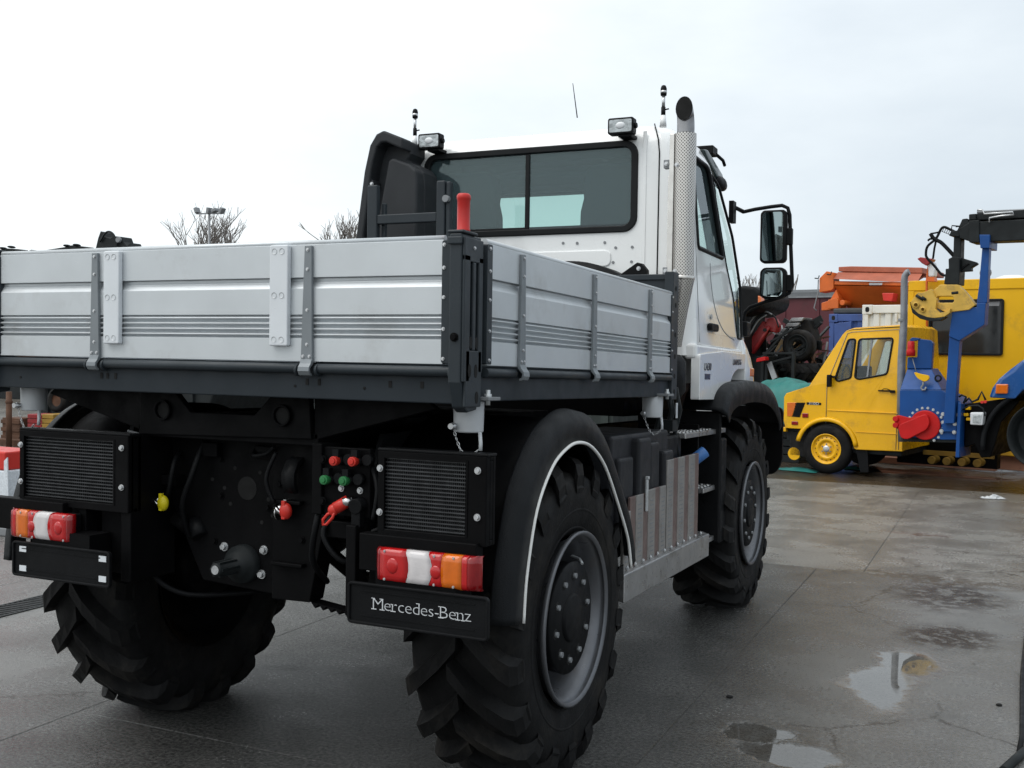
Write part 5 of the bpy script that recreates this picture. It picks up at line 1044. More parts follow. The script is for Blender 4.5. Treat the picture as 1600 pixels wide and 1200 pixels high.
# ---- blue winch frame carried on the nose of the blue truck
Wf = -.6
wi = rowthing('winch', 'blue steel winch box with a red crank cover and a crooked boom rest', 'winch', lp(1450, 700, Wf)[0], Wf)
def wpoly(name, px, y0, y1, m='wblue', bev=.008, off=Wf, par=None, label=None):
    b = MB(); b.prism(lps(px, off), 'y', y0, y1); return b.build(name, m, par or wi, bevel=bev, label=label)
wpoly('winch_box', [(1406.5, 609.5), (1472, 609.5), (1482, 616), (1504, 629), (1500, 687), (1474, 687), (1406, 682)], -.62, -.10)
q = lps([(1411, 576), (1448.5, 576), (1472, 609), (1407, 609)], Wf); b = MB(); b.add([(q[0][0], -.42, q[0][1]), (q[1][0], -.42, q[1][1]), (q[2][0], -.62, q[2][1]), (q[3][0], -.62, q[3][1]), (q[0][0], -.12, q[0][1]), (q[1][0], -.12, q[1][1]), (q[2][0], -.12, q[2][1]), (q[3][0], -.12, q[3][1])], [(0,1,2,3),(4,7,6,5),(0,4,5,1),(1,5,6,2),(2,6,7,3),(3,7,4,0)]); b.build('sloped_plate', 'wblue', wi, bevel=.006)
wpoly('upper_guard', [(1412, 558), (1427, 558), (1428.5, 529), (1447, 531), (1452, 536), (1449.5, 576), (1411, 576)], -.44, -.36)
wpoly('guard_hook', [(1416, 530), (1420, 527), (1431, 528), (1430, 531), (1417, 533)], -.46, -.36, bev=.003)
wpoly('side_plate', [(1500, 628), (1505, 630), (1502, 714), (1496, 714)], -.70, -.15)
wpoly('boom_post', [(1488, 526), (1504, 533), (1495, 661), (1479, 661)], -.74, -.60)
wpoly('post_foot', [(1474, 661), (1497, 661), (1496, 674), (1474, 674)], -.66, -.6, 'wblue', .004)
wpoly('post_elbow', [(1494, 481), (1531, 481), (1531, 474), (1545, 474), (1543, 508), (1504, 533), (1488, 526)], -.76, -.58)
wpoly('rest_arm', [(1530.5, 474), (1534, 448), (1539, 389), (1550, 389), (1546.5, 474)], -.74, -.62)
wpoly('rest_saddle', [(1536.5, 369), (1553, 369), (1552, 390), (1538, 390)], -.80, -.40)
wpoly('support_frame', [(1410, 684), (1500, 686), (1500, 692), (1412, 690)], -.60, -.1, 'greydk', .004)
b = MB(); b.box(lp(1404, 690, 1.3)[0], lp(1560, 690, 1.3)[0], 1.25, 1.45, .11, .62); b.build('under_frame', 'black', wi)
b = MB(); cx, cz = lp(1447, 664, Wf); b.cyl((cx, -.62, cz), (cx, -.66, cz), .185, n=40); b.build('drum_cover', 'wred', wi, bevel=.01)
wpoly('crank_cover', [tuple(p) for p in rpoly([(1406, 664), (1452, 645), (1457, 660), (1452, 671), (1422, 686), (1412, 684)], 8, 4)], -.72, -.665, 'wred', .01)
wpoly('crank_cover', [tuple(p) for p in rpoly([(1399, 651), (1406, 648), (1425, 653), (1440, 648), (1440, 660), (1410, 672), (1401, 668)], 5, 4)], -.665, -.64, 'wred', .006)
for k in range(2): b = MB(); x, z = lp(1402.5, 654+10*k, Wf); b.cyl((x, -.70, z), (x, -.63, z), .035, n=16); b.build('crank_pin', 'wred', wi, bevel=.005)
wb = boltmesh('bolt', .0135, .012, 'zinc')
for k in range(14):
    t = R(-60+18*k); x, z = cx+.215*math.cos(t), cz+.215*math.sin(t); inst('bolt', wb, wi, (x, -.62, z))
wb2 = boltmesh('bolt', .019, .014, 'zinc')
for p in ((1474, 647), (1474, 660), (1473, 673), (1495, 648), (1494, 662), (1493, 675)): x, z = lp(*p, Wf); inst('bolt', wb2, wi, (x, -.66 if p[1] > 661 else -.62, z))
b = MB(); x, z = lp(1419, 544, Wf); b.lathe([(z-.10, 0), (z-.10, .055), (z-.03, .055), (z-.015, .045), (z, .045), (z+.085, .043), (z+.09, .03), (z+.09, 0)], (x, -.48, 0), 'z', 16); b.build('red_lamp', 'wred', wi)
b = MB(); x, z = lp(1443, 590, Wf); b.tube([(lp(1422, 560, Wf)[0], -.5, lp(1422, 560, Wf)[1]), (x-.1, -.56, z+.06)], .006, 5)
b.build('winch_rope', 'grey', wi)
hk = rowthing('winch_hook', 'small yellow pulley block with a hook hanging against the blue winch', 'hook', x, -.66)
b = MB(); b.prism(rpoly([(x-.11, z+.07), (x-.02, z+.045), (x+.075, z+.03), (x+.085, z-.02), (x+.03, z-.055), (x-.06, z-.01)], .03, 3), 'y', -.66, -.61); b.build('pulley_block', 'byel', hk, bevel=.006)
b = MB(); b.tube([(x+.01, -.64, z-.04), (x+.01, -.64, z-.09), (x-.015, -.64, z-.125), (x+.0, -.64, z-.155), (x+.035, -.64, z-.15), (x+.045, -.64, z-.115)], .013, 7); b.build('hook', 'grey', hk)
b = MB(); x, z = lp(1464, 591, Wf); b.lathe([(-.012, .035), (0, .047), (.012, .035), (0, .024), (-.012, .035)], (x, -.55, z), 'y', 18); b.build('lifting_eye', 'greydk', wi)

# ---- blue truck cut off by the right edge of the frame
bt = rowthing('blue_truck', 'blue all-terrain truck nose with orange indicator and square headlight at the right edge', 'truck', lp(1600, 740, Wf)[0], 0)
b = MB(); prof = lps([(1545, 621), (1550, 606), (1560, 592), (1578, 576), (1600, 561), (1660, 540), (1700, 500), (1760, 495), (1760, 640), (1700, 640), (1600, 609), (1582, 623)], Wf)
lo = []
for y, d in ((-.66, .05), (-.62, .012), (-.5, 0), (.9, 0), (1.02, .05)): lo.append([(x+d*(1 if x < prof[4][0] else 0), y, z-d*.6*(1 if i in (3,4,5,6,7) else 0)) for i, (x, z) in enumerate(prof)])
b.loft(lo, True, False); bb_ = b.build('bonnet', 'tblue', bt, bevel=.02, seg=3)
b = MB(); pr = lps([(1559, 600), (1578, 600), (1577, 615), (1558, 615)], Wf); b.prism(pr, 'y', -.70, -.60); b.build('indicator_lamp', 'lor', bt, bevel=.012)
b = MB(); b.prism(lps([(1519, 644), (1540, 644), (1538, 664), (1519, 663)], Wf), 'y', -.70, -.55); hl = b.build('headlamp', 'letter', bt, bevel=.012)
b = MB(); b.prism(lps([(1523, 648), (1537, 648), (1536, 661), (1523, 660)], Wf), 'y', -.706, -.69); b.build('headlamp_glass', 'glens', hl, bevel=.004)
b = MB(); b.prism(lps([(1505, 632), (1560, 624), (1590, 627), (1580, 640), (1562, 660), (1552, 695), (1545, 715), (1530, 716), (1520, 695), (1504, 700)], Wf), 'y', -.52, .9); b.build('front_frame', 'black', bt, bevel=.012)
b = MB(); q = [lp(*p, Wf) for p in ((1508, 628), (1514, 622), (1519, 628), (1528, 624), (1534, 612), (1540, 625))]; b.tube([(x, -.6, z) for x, z in q], .014, 6); q = [lp(*p, Wf) for p in ((1506, 640), (1516, 634), (1530, 633), (1538, 638), (1541, 650))]; b.tube([(x, -.66, z) for x, z in q], .010, 6); q = [lp(*p, Wf) for p in ((1500, 620), (1504, 617), (1511, 620), (1507, 630))]; b.tube([(x, -.64, z) for x, z in q], .013, 6)
b.build('hose_set', 'greydk', bt)
for px, py in ((1536, 628), (1541, 627.5)): x, z = lp(px, py, Wf); b = MB(); b.cyl((x, -.62, z), (x, -.66, z), .018, n=12); b.build('coupler_cap', 'redcap', bt)
for px, py in ((1512, 638), (1509, 648), (1513, 655)): x, z = lp(px, py, Wf); b = MB(); b.box(x-.028, x+.028, -.6, -.54, z-.018, z+.018); b.build('valve_block', 'byel', bt, bevel=.006)
cx, cz = lp(1634, 700, Wf); b = MB(); lo = []
for a in range(84, 190, 6):
    c, s = math.cos(R(a)), math.sin(R(a)); r_ = .80
    lo.append([(cx+q*c, y, cz+q*s) for q, y in ((.67, -.60), (.715, -.63), (.73, -.60), (.73, -.2), (.70, -.2), (.69, -.56))])
b.loft(lo, True, True); b.build('wheel_flare', 'flare', bt)
BR = RIM[1].copy(); BR.materials.clear(); BR.materials.append(M['greydk']); w = inst('wheel', BR, bt, (lp(1577, 722, Wf)[0]+.38, -.42, .725), (0, 0, R(-90))); w.scale = (1.2, 1.2, 1.2)
for nm, me in (('tyre', TY[1]), ('hub_plate', HUB[1])): inst(nm, me, w, (0,0,0), body=False)

x0 = lp(1690, 600, Wf)[0]
b = MB(); b.prism([(x0, .75), (x0+1.75, .75), (x0+1.75, 2.75), (x0+.45, 2.8), (x0, 1.9)], 'y', -.62, .98); b.build('cab', 'tblue', bt, bevel=.05, seg=3)
b = MB(); b.prism([(x0+.35, 1.75), (x0+1.5, 1.75), (x0+1.5, 2.5), (x0+.62, 2.55)], 'y', -.632, -.615); b.build('side_window', 'seal', bt, bevel=.01)
b = MB(); b.box(x0-.6, x0+4.6, -.35, .75, .70, .95); b.build('chassis', 'greydk', bt); b = MB(); b.box(x0+2.0, x0+4.6, -.75, 1.1, 1.05, 1.35); b.build('load_bed', 'tblue', bt, bevel=.02)
w2 = w.copy(); COL.objects.link(w2); w2.location.x += 3.3
for c_ in list(w.children): d_ = c_.copy(); COL.objects.link(d_); d_.parent = w2
# ---- loader crane lying in the rest, grapple hanging from it
cr_ = rowthing('loader_crane', 'black loader crane boom resting on the blue post with hoses at its tip', 'crane', lp(1500, 440, Wf)[0], Wf)
def cpoly(name, px, y0, y1, m='greydk', bev=.01): return wpoly(name, px, y0, y1, m, bev, Wf, cr_)
cpoly('boom', [(1503, 360), (1520, 349), (1700, 340), (1700, 374), (1526, 380), (1505, 374)], -.76, -.46)
xk = lp(1700, 357, Wf)[0]
b = MB(); b.box(xk-.05, xk+2.4, -.74, -.48, lp(1700, 374, Wf)[1]+.02, lp(1700, 340, Wf)[1]-.02); b.build('rear_boom', 'greydk', cr_, bevel=.01)
b = MB(); b.box(xk+2.0, xk+2.4, -.80, -.42, 1.36, lp(1700, 374, Wf)[1]+.05); b.build('crane_column', 'greydk', cr_, bevel=.02)
cpoly('boom_sleeve', [(1520, 347), (1536, 346), (1536, 381), (1520, 381)], -.78, -.44)
cpoly('boom_head', [(1500, 362), (1508, 344), (1516, 343), (1518, 349), (1534, 350), (1534, 356), (1506, 362), (1504, 372), (1487, 370), (1491, 362)], -.74, -.48)
cpoly('inner_boom', [(1523, 337), (1535, 334), (1700, 322), (1700, 338), (1524, 346)], -.72, -.50)
cpoly('winch_motor', [(1519, 337), (1530, 336), (1530, 346), (1519, 346)], -.76, -.45)
b = MB()
for k, (ya, yb) in enumerate(((333, 325), (337, 330), (341, 336), (345, 341))): b.tube([(*(lambda p: (p[0], -.70+.06*k, p[1]))(lp(1530, ya, Wf)),), (*(lambda p: (p[0], -.70+.06*k, p[1]))(lp(1700, yb, Wf)),)], .014, 6)
b.build('hydraulic_pipe', 'grey', cr_)
for pts, r_ in (([(1533, 331), (1541, 331), (1544, 337), (1560, 336), (1588, 334), (1590, 338), (1570, 340), (1552, 343), (1552, 350)], .012), ([(1500, 357), (1506, 356), (1494, 355), (1493, 362)], .008)):
    b = MB(); b.tube([(*(lambda p: (p[0], -.79, p[1]))(lp(*p, Wf)),) for p in pts], r_, 6); b.build('hydraulic_pipe', 'zinc' if r_ > .01 else 'greydk', cr_)
cpoly('link_column', [(1493.5, 371), (1505, 371), (1504, 405), (1492.5, 405)], -.70, -.52)
cpoly('rotator', [(1486.5, 406), (1494, 402), (1504, 403), (1504, 428), (1503, 446), (1479.5, 445), (1482, 428), (1482, 421), (1487, 421)], -.74, -.48)
cpoly('rotator_arm', [(1503, 403), (1527, 410), (1529, 413), (1519, 419), (1520, 424), (1504, 425)], -.66, -.56)
def chose(pts, r_=.016, m='blackpl'):
    b = MB(); b.tube([(p.x, -.66, p.y) for p in spl([lp(*p, Wf) for p in pts], 6)], r_, 7); b.build('hose', m, cr_)
chose([(1500, 366), (1488, 360), (1475, 356), (1465, 373), (1452, 385), (1449, 396), (1451, 404), (1463, 417), (1473, 429), (1482, 431), (1495, 429), (1508, 418), (1516, 412)])
chose([(1456, 366), (1470, 363), (1473, 357)], .011); chose([(1456, 366), (1460, 372), (1466, 376), (1473, 380), (1483, 390), (1493, 401)], .024); chose([(1452, 377), (1456, 374), (1464, 376), (1462, 390), (1460, 405)], .013)
b = MB()
for k in range(6): x, z = lp(1476+3*k, 357+1.4*k, Wf); x2, z2 = lp(1474+3*k, 362+1.4*k, Wf); b.tube([(x, -.64, z), (x2, -.64, z2)], .005, 4)
for p, q in (((1475, 356), (1492, 363)), ((1473, 362), (1490, 369))): a, c = lp(*p, Wf), lp(*q, Wf); b.tube([(a[0], -.64, a[1]), (c[0], -.64, c[1])], .006, 4)
b.build('hose_guard', 'grey', cr_)
gr = rowthing('grapple', 'worn yellow timber grapple hanging closed from the crane in front of the cabin', 'grapple', lp(1480, 480, Wf)[0], Wf)
def gpoly(name, px, y0, y1, m='gyel', bev=.008, holes=()):
    b = MB(); b.prism(lps(px, Wf), 'y', y0, y1); o = b.build(name, m, gr)
    if holes:
        cc_ = []
        for h in holes: c = MB(); c.prism(lps(h, Wf), 'y', y0-.2, y1+.2); k = c.build('cutter', None, gr); k.parent = None; k.matrix_world = gr.matrix_basis.copy(); cc_.append(k)
        for k in cc_: k.data.transform(Matrix.Identity(4))
        bpy.context.view_layer.update(); cut(o, cc_)
    m_ = o.modifiers.new('bevel', 'BEVEL'); m_.width = bev; m_.segments = 2; m_.limit_method = 'ANGLE'; return o
circ = lambda x, y, r_: [(x+r_*math.cos(2*math.pi*i/16), y+r_*math.sin(2*math.pi*i/16)) for i in range(16)]
gpoly('grapple_body', [(1464, 456), (1475, 446), (1503, 446), (1514, 457), (1524, 469), (1529, 478), (1520, 485), (1496, 488), (1484, 489), (1470, 482), (1456, 466)], -.78, -.66, holes=[rpoly([(1469, 464), (1496, 464), (1497, 474), (1470, 474)], 4, 4)])
gpoly('grapple_jaw', [(1437, 466), (1443, 459), (1450, 459), (1464, 453), (1472, 470), (1470, 484), (1476, 490), (1488, 488), (1493, 483), (1492, 490), (1484, 496), (1468, 498), (1450, 496), (1436, 486), (1431, 474), (1433, 472)], -.84, -.77, holes=[circ(1440.5, 478, 2.6), circ(1451, 485, 2.4)])
gpoly('jaw_edge', [(1431, 473), (1434, 482), (1444, 491), (1458, 496.5), (1475, 499), (1488, 496), (1478, 502), (1462, 503), (1447, 499), (1435, 490)], -.86, -.75, 'greydk', .004)
for px, py, r_ in ((1440.5, 478, .036), (1451, 485, .033)):
    x, z = lp(px, py, Wf); b = MB(); b.lathe([(-.86, r_*.7), (-.86, r_*1.05), (-.84, r_*1.05)], (x, 0, z), 'y', 20); b.cyl((x, -.80, z), (x, -.79, z), r_*.75, n=14); b.build('pivot_boss', 'gyel', gr)
b = MB()
for p in (((1441, 463), (1452, 470)), ((1450, 466), (1456, 470)), ((1496, 460), (1506, 459))): a, c = lp(*p[0], Wf), lp(*p[1], Wf); b.tube([(a[0], -.86, a[1]), (c[0], -.86, c[1])], .018, 7)
b.build('grapple_hose', 'greydk', gr)
gpoly('inner_jaw', [(1470, 481), (1494, 484), (1488, 490), (1480, 490)], -.74, -.68, 'greydk', .003)
gpoly('right_jaw', [(1512, 470), (1531, 476), (1531, 482), (1500, 484)], -.66, -.56)
# red work lamp head and white lamp on the spreader side of the boom
lm = rowthing('work_light', 'small red lamp head with white reflector on a thin stand beside the crane hoses', 'lamp', lp(1445, 440, 2.0)[0], 2.0)
b = MB(); b.prism(lps([(1436, 405), (1441, 402.5), (1460, 405), (1456, 411), (1450, 416), (1443, 412)], 2.0), 'y', 1.9, 2.1); b.build('lamp_head', 'machred', lm, bevel=.01)
b = MB(); b.prism(lps([(1451, 413), (1460, 409), (1463, 421), (1461, 433), (1452, 433)], 2.0), 'y', 1.95, 2.1); b.build('reflector', 'letter', lm, bevel=.02)
b = MB(); q = lps([(1448, 415), (1445, 440), (1446, 600)], 2.0); b.tube([(x, 2.1, z) for x, z in q], .02, 6); b.prism(lps([(1451, 433), (1461, 433), (1462, 440), (1450, 440)], 2.0), 'y', 1.95, 2.1); b.build('stand', 'orange', lm)

# ---- containers, spreader and wagon
def container(name, label, off, px0, px1, ytop, m, depth, wdt=None):
    x0, zt = lp(px0, ytop, off); x1 = lp(px1, ytop, off)[0]; o = rowthing(name, label, 'container', (x0+x1)/2, off)
    b = MB(); b.box(x0+.05, x1-.05, off+.06, off+depth-.06, .12, zt-.06); b.build('inner_wall', m, o)
    n = max(4, int((x1-x0)/.22)); b = MB(); xs = []
    for i in range(n): xa = x0+.10+(x1-x0-.20)*i/n; w = (x1-x0-.20)/n; xs += [(xa, .055), (xa+.3*w, .055), (xa+.42*w, .022), (xa+.88*w, .022)]
    b.loft([[(x, off+d, z) for x, d in xs] for z in (.14, zt-.14)], False, False, False); b.build('corrugated_side', m, o)
    b = MB(); nn = max(4, int(depth/.22)); ys = []
    for i in range(nn): ya = off+.10+(depth-.2)*i/nn; w = (depth-.2)/nn; ys += [(ya, .055), (ya+.3*w, .055), (ya+.42*w, .022), (ya+.88*w, .022)]
    b.loft([[(x0+d, y, z) for y, d in ys] for z in (.14, zt-.14)], False, False, False); b.build('corrugated_end', m, o)
    for z0, z1 in ((0, .14), (zt-.14, zt)):
        b = MB(); b.box(x0, x1, off, off+.08, z0, z1); b.build('side_rail', m, o, bevel=.01); b = MB(); b.box(x0+.001, x0+.08, off+.081, off+depth, z0, z1-.001); b.build('end_rail', m, o, bevel=.01)
    for x in (x0, x1-.10):
        b = MB(); b.box(x, x+.10, off-.004, off+.10, .141, zt-.141); b.build('corner_pillar', m, o, bevel=.01)
        b = MB(); b.box(x-.006, x+.17, off-.012, off+.12, zt-.16, zt+.006); cst = b.build('corner_casting', m, o, bevel=.012); b = MB(); b.prism(rrect(x+.05, x+.12, zt-.12, zt-.03, .03), 'y', off-.0125, off-.0115); b.build('casting_hole', 'dark', cst)
    b = MB(); b.box(x0+.02, x1-.02, off+.02, off+depth-.02, zt-.04, zt-.02); b.build('roof', 'cdark' if m == 'cblue' else m, o)
    return o, x0, x1, zt
o, x0, x1, zt = container('white_container', 'white steel shipping container with rust streaks behind the yellow van', 4, 1348, 1500, 477, 'cwhite', 2.4)
b = MB(); p = lps([(1398, 490), (1402, 490), (1402, 503), (1398, 503)], 4); b.prism(p, 'y', 3.985, 4.03); b.build('lock_plate', 'cwhite', o, bevel=.006)
o, x0, x1, zt = container('blue_container', 'faded blue shipping container carrying the orange spreader', 6.2, 1296, 1372, 491, 'cblue', 5.0)
b = MB(); b.prism(lps([(1304, 506), (1331, 502), (1331, 560), (1304, 560)], 6.2), 'y', 6.17, 6.22); b.build('door_leaf', 'cblue', o, bevel=.008)
b = MB(); b.box(x0+.05, x1+1.2, 6.25, 8.2, zt+.01, zt+.12); b.build('rubbish_layer', 'cdark', o, bevel=.03)
Sf = 6.6
sp_ = rowthing('salt_spreader', 'orange salt spreader hopper with a canvas cover on top of the blue container', 'spreader', lp(1350, 480, Sf)[0], Sf)
def spoly(name, px, y0, y1, m='orange', bev=.012, lab=None): return wpoly(name, px, y0, y1, m, bev, Sf, sp_, lab)
spoly('hopper_cover', [(1310, 417), (1330, 416), (1441, 418), (1441, 427), (1310, 424)], Sf, Sf+1.5, 'ored')
q0 = lps([(1309, 425), (1441, 427), (1441, 441), (1400, 441.5), (1372, 440), (1309, 437)], Sf); b = MB(); b.add([(q0[0][0], Sf+.02, q0[0][1]), (q0[1][0], Sf+.02, q0[1][1])] + [(x, Sf-.28+.05*math.sin(i*2.3), z) for i, (x, z) in enumerate(q0[2:])] + [(q0[0][0], Sf+.3, q0[0][1]-.03), (q0[1][0], Sf+.3, q0[1][1]-.03)], [(0,1,2,3,4,5), (5,4,3,2,7,6)]); b.build('cover_flap', 'ored', sp_)
spoly('hopper_rim', [(1310, 440), (1441, 442), (1441, 448), (1309, 446)], Sf-.22, Sf+1.5)
b = MB(); q = lps([(1309, 447), (1441, 449), (1441, 484), (1320, 484)], Sf); b.add([(q[0][0], Sf-.2, q[0][1]), (q[1][0], Sf-.2, q[1][1]), (q[2][0], Sf+.25, q[2][1]), (q[3][0], Sf+.25, q[3][1]), (q[0][0], Sf+1.4, q[0][1]), (q[1][0], Sf+1.4, q[1][1]), (q[2][0], Sf+1.0, q[2][1]), (q[3][0], Sf+1.0, q[3][1])], [(0,1,2,3),(4,7,6,5),(0,4,5,1),(1,5,6,2),(2,6,7,3),(3,7,4,0)]); b.build('hopper', 'orange', sp_)
spoly('end_plate', [(1287, 436), (1298, 425), (1309, 427), (1309, 452), (1305, 455), (1287, 458)], Sf-.24, Sf+.1)
spoly('end_plate', [(1289, 474), (1302, 470), (1312, 453), (1320, 478), (1318, 484), (1289, 486)], Sf-.2, Sf+.1)
spoly('chute_cover', [(1303, 470), (1316, 466), (1319, 469), (1319, 483), (1303, 484)], Sf-.34, Sf-.2)
b = MB(); x, z = lp(1324, 474, Sf); b.cyl((x, Sf-.30, z), (x, Sf+.1, z), .055, n=16); b.build('drive_hub', 'orange', sp_, bevel=.01)
spoly('caution_plate', [(1364, 443), (1385, 443), (1384, 446.5), (1364, 446.5)], Sf-.232, Sf-.215, 'letter', .003)
spoly('spinner_motor', [(1391, 460), (1409, 460), (1406, 473), (1393, 472)], Sf-.5, Sf-.2, 'redcap'); 
b = MB(); P_ = [lp(*p, Sf) for p in ((1286, 438), (1285, 460), (1279, 482), (1283, 486))]; b.tube([(x, Sf-.25, z) for x, z in P_], .014, 6); b.build('spreader_cable', 'grey', sp_)
b = MB()
for p in ((1304, 430), (1285, 436)): x, z = lp(*p, Sf); b.tube([(x-.05, Sf-.28, z), (x+.03, Sf-.30, z-.01), (x+.04, Sf-.28, z+.05)], .012, 6)
b.build('cover_hook', 'greydk', sp_)
Mf = 12
wg = rowthing('wagon', 'long maroon steel wagon with a grimy dark roof behind the scrap', 'wagon', lp(1200, 520, Mf)[0], Mf)
x0, x1 = lp(1060, 460, Mf)[0], lp(1330, 460, Mf)[0]; zt = lp(1240, 464, Mf)[1]
b = MB(); b.box(x0, x1, Mf, Mf+2.5, .4, zt); b.build('wagon_side', 'maroon', wg, bevel=.02)
b = MB(); b.loft([[(x, Mf-.06, zt), (x, Mf+.1, zt+.12), (x, Mf+.6, zt+.22), (x, Mf+1.9, zt+.22), (x, Mf+2.56, zt)] for x in (x0-.05, x1+.05)], True, False); b.build('roof', 'cdark', wg)
b = MB(); b.box(x0-.05, x1+.05, Mf-.065, Mf-.01, zt-.03, zt+.008); b.build('gutter', 'grey', wg)
k = 0; x = x0+.4
while x < x1-.2: b = MB(); b.box(x-.03, x+.03, Mf-.03, Mf-.0005, .45, zt-.06); b.build('side_rib', 'maroon', wg, bevel=.006); x += .9

# ---- scrap between wagon and van
def scrapwheel(label, px, py, off, rad, wid, tilt=0):
    x, z = lp(px, py, off); o = rowthing('wheel', label, 'wheel', x, off); b = MB(); r_ = rad
    b.lathe([(.03, r_*.62), (0, r_*.68), (-.005, r_*.80), (.01, r_*.95), (.05, r_), (wid-.05, r_), (wid, r_*.9), (wid, r_*.6)], (x, off, z), 'y', 36); b.build('tyre', 'rubber', o)
    b = MB(); b.lathe([(.0, r_*.70), (-.012, r_*.66), (.01, r_*.60), (.03, r_*.56), (.025, r_*.42), (.03, r_*.36), (.08, r_*.35)], (x, off, z), 'y', 32); rm_ = b.build('rim', 'greydk', o)
    for k in range(10): t = 2*math.pi*k/10; b = MB(); b.cyl((x+r_*.47*math.cos(t), off+.06, z+r_*.47*math.sin(t)), (x+r_*.47*math.cos(t), off+.022, z+r_*.43*math.sin(t)), .016, n=8); b.build('stud_hole', 'dark', rm_)
    return o
scrapwheel('spare road wheel standing upright on the scrap pile, bare dark rim', 1245, 540, 3.0, .275, .24)
tr_ = rowthing('tractor_tyre', 'big lugged tractor tyre lying on its side under the spare wheel', 'tyre', lp(1250, 580, 3.0)[0], 3.3)
xc, zc = lp(1252, 582, 3.0); b = MB(); rr = .62; b.lathe([(zc-.13, rr*.55), (zc-.16, rr*.72), (zc-.14, rr*.92), (zc-.08, rr), (zc+.08, rr), (zc+.14, rr*.92), (zc+.16, rr*.72), (zc+.13, rr*.55)], (xc, 3.5, 0), 'z', 48)
for k in range(20):
    for sg in (1, -1):
        t0 = 2*math.pi*(k+.25*(sg+1))/20; lo = []
        for f_, zz in ((0, 0), (.5, sg*.07), (1, sg*.15)): t = t0-.22*f_; lo.append([(xc+q*math.cos(t+d), 3.5+q*math.sin(t+d), zc+zz) for q, d in ((rr*.95, -.06), (rr*(1.07-.07*f_), -.045), (rr*(1.07-.07*f_), .045), (rr*.95, .06))])
        b.loft(lo, True, False)
b.build('tyre', 'rubber', tr_)
tk2 = rowthing('crawler_track', 'black rubber crawler track with pale steel grousers leaning on the scrap', 'track', lp(1250, 530, 3.4)[0], 3.4)
b = MB(); b.prism(lps([(1238, 500), (1262, 499), (1272, 538), (1266, 545), (1230, 530), (1215, 521)], 3.4), 'y', 3.4, 3.8); b.build('track_belt', 'rubber', tk2, bevel=.02)
for k, (px, py) in enumerate(((1243, 501), (1237, 509), (1229, 517), (1221, 524))):
    b = MB(); x, z = lp(px, py, 3.4); b.add([(x-.10, 3.34, z-.02), (x+.13, 3.34, z-.01), (x+.17, 3.34, z+.05), (x-.05, 3.34, z+.045), (x-.10, 3.75, z-.02), (x+.13, 3.75, z-.01), (x+.17, 3.75, z+.05), (x-.05, 3.75, z+.045)], [(0,1,2,3),(4,7,6,5),(0,4,5,1),(1,5,6,2),(2,6,7,3),(3,7,4,0)]); b.build('grouser', 'galv', tk2, bevel=.006)
rc = rowthing('digger', 'folded red hydraulic digger arm with looping hoses among the scrap', 'digger', lp(1190, 540, 2.8)[0], 2.8)
def rp(px, py, d=0): x, z = lp(px, py, 2.8); return (x, 2.8+d, z)
b = MB(); b.bar(rp(1172, 548), rp(1200, 506), .18, .14, (0,1,0)); b.build('arm', 'machred', rc, bevel=.02); b = MB(); b.prism(lps([(1196, 510), (1202, 498), (1212, 497), (1218, 507), (1214, 520), (1206, 518)], 2.8), 'y', 2.72, 2.9); b.build('knuckle', 'machred', rc, bevel=.02)
b = MB(); b.tube([rp(1182, 552, -.14), rp(1196, 528, -.14), rp(1206, 511, -.14)], .035, 10); b.build('ram', 'machred', rc)
for k, pts in enumerate((((1176, 520), (1188, 498), (1204, 489), (1216, 496), (1222, 512)), ((1174, 514), (1184, 497), (1200, 487), (1213, 492)), ((1180, 524), (1193, 502), (1206, 493)))):
    b = MB(); b.tube([Vector((p.x, 2.66-.04*k, p.y)) for p in spl([lp(*q, 2.8) for q in pts], 5)], .014, 6); b.build('hose', ('greydk', 'grey', 'grey')[k], rc)
b = MB(); x, z = lp(1202, 516, 2.8); b.cyl((x, 2.60, z), (x, 3.0, z), .03, n=12); b.build('pivot_pin', 'greydk', rc); b = MB(); b.box(*sorted((rp(1170, 560)[0], rp(1205, 560)[0])), 2.7, 3.2, 0, rp(1190, 556)[2]); b.build('base', 'greydk', rc, bevel=.02)
fr_ = rowthing('angle_frame', 'grey green angle-iron frame propped across the scrap pile', 'frame', lp(1215, 560, 2.6)[0], 2.6)
for (pa, pb) in (((1190, 560), (1232, 512)), ((1186, 566), (1212, 540)), ((1192, 552), (1240, 552)), ((1204, 534), (1250, 508)), ((1198, 568), (1236, 558))):
    b = MB(); a, c = lp(*pa, 2.6), lp(*pb, 2.6); b.bar((a[0], 2.6, a[1]), (c[0], 2.62, c[1]), .05, .035); b.build('bar', 'greydk', fr_, bevel=.004)
b = MB(); a, c = lp(1222, 572, 2.6), lp(1195, 604, 2.6)
for px, py in ((1192, 560), (1240, 552), (1198, 568)): x, z = lp(px, py, 2.6); b = MB(); b.box(x-.025, x+.025, 2.58, 2.63, 0, z); b.build('leg', 'greydk', fr_)
bo = rowthing('board', 'tan plywood board standing behind the spare wheel', 'board', lp(1215, 540, 3.6)[0], 3.6, 'tan boards in the scrap'); b = MB(); b.prism(lps([(1205, 531), (1223, 530), (1223, 548), (1205, 549)], 3.6), 'y', 3.6, 3.63); b.build('panel', 'tan', bo); b = MB(); x, z = lp(1214, 548, 3.6); b.box(x-.06, x+.06, 3.60, 3.66, 0, z); b.build('prop', 'wood', bo)
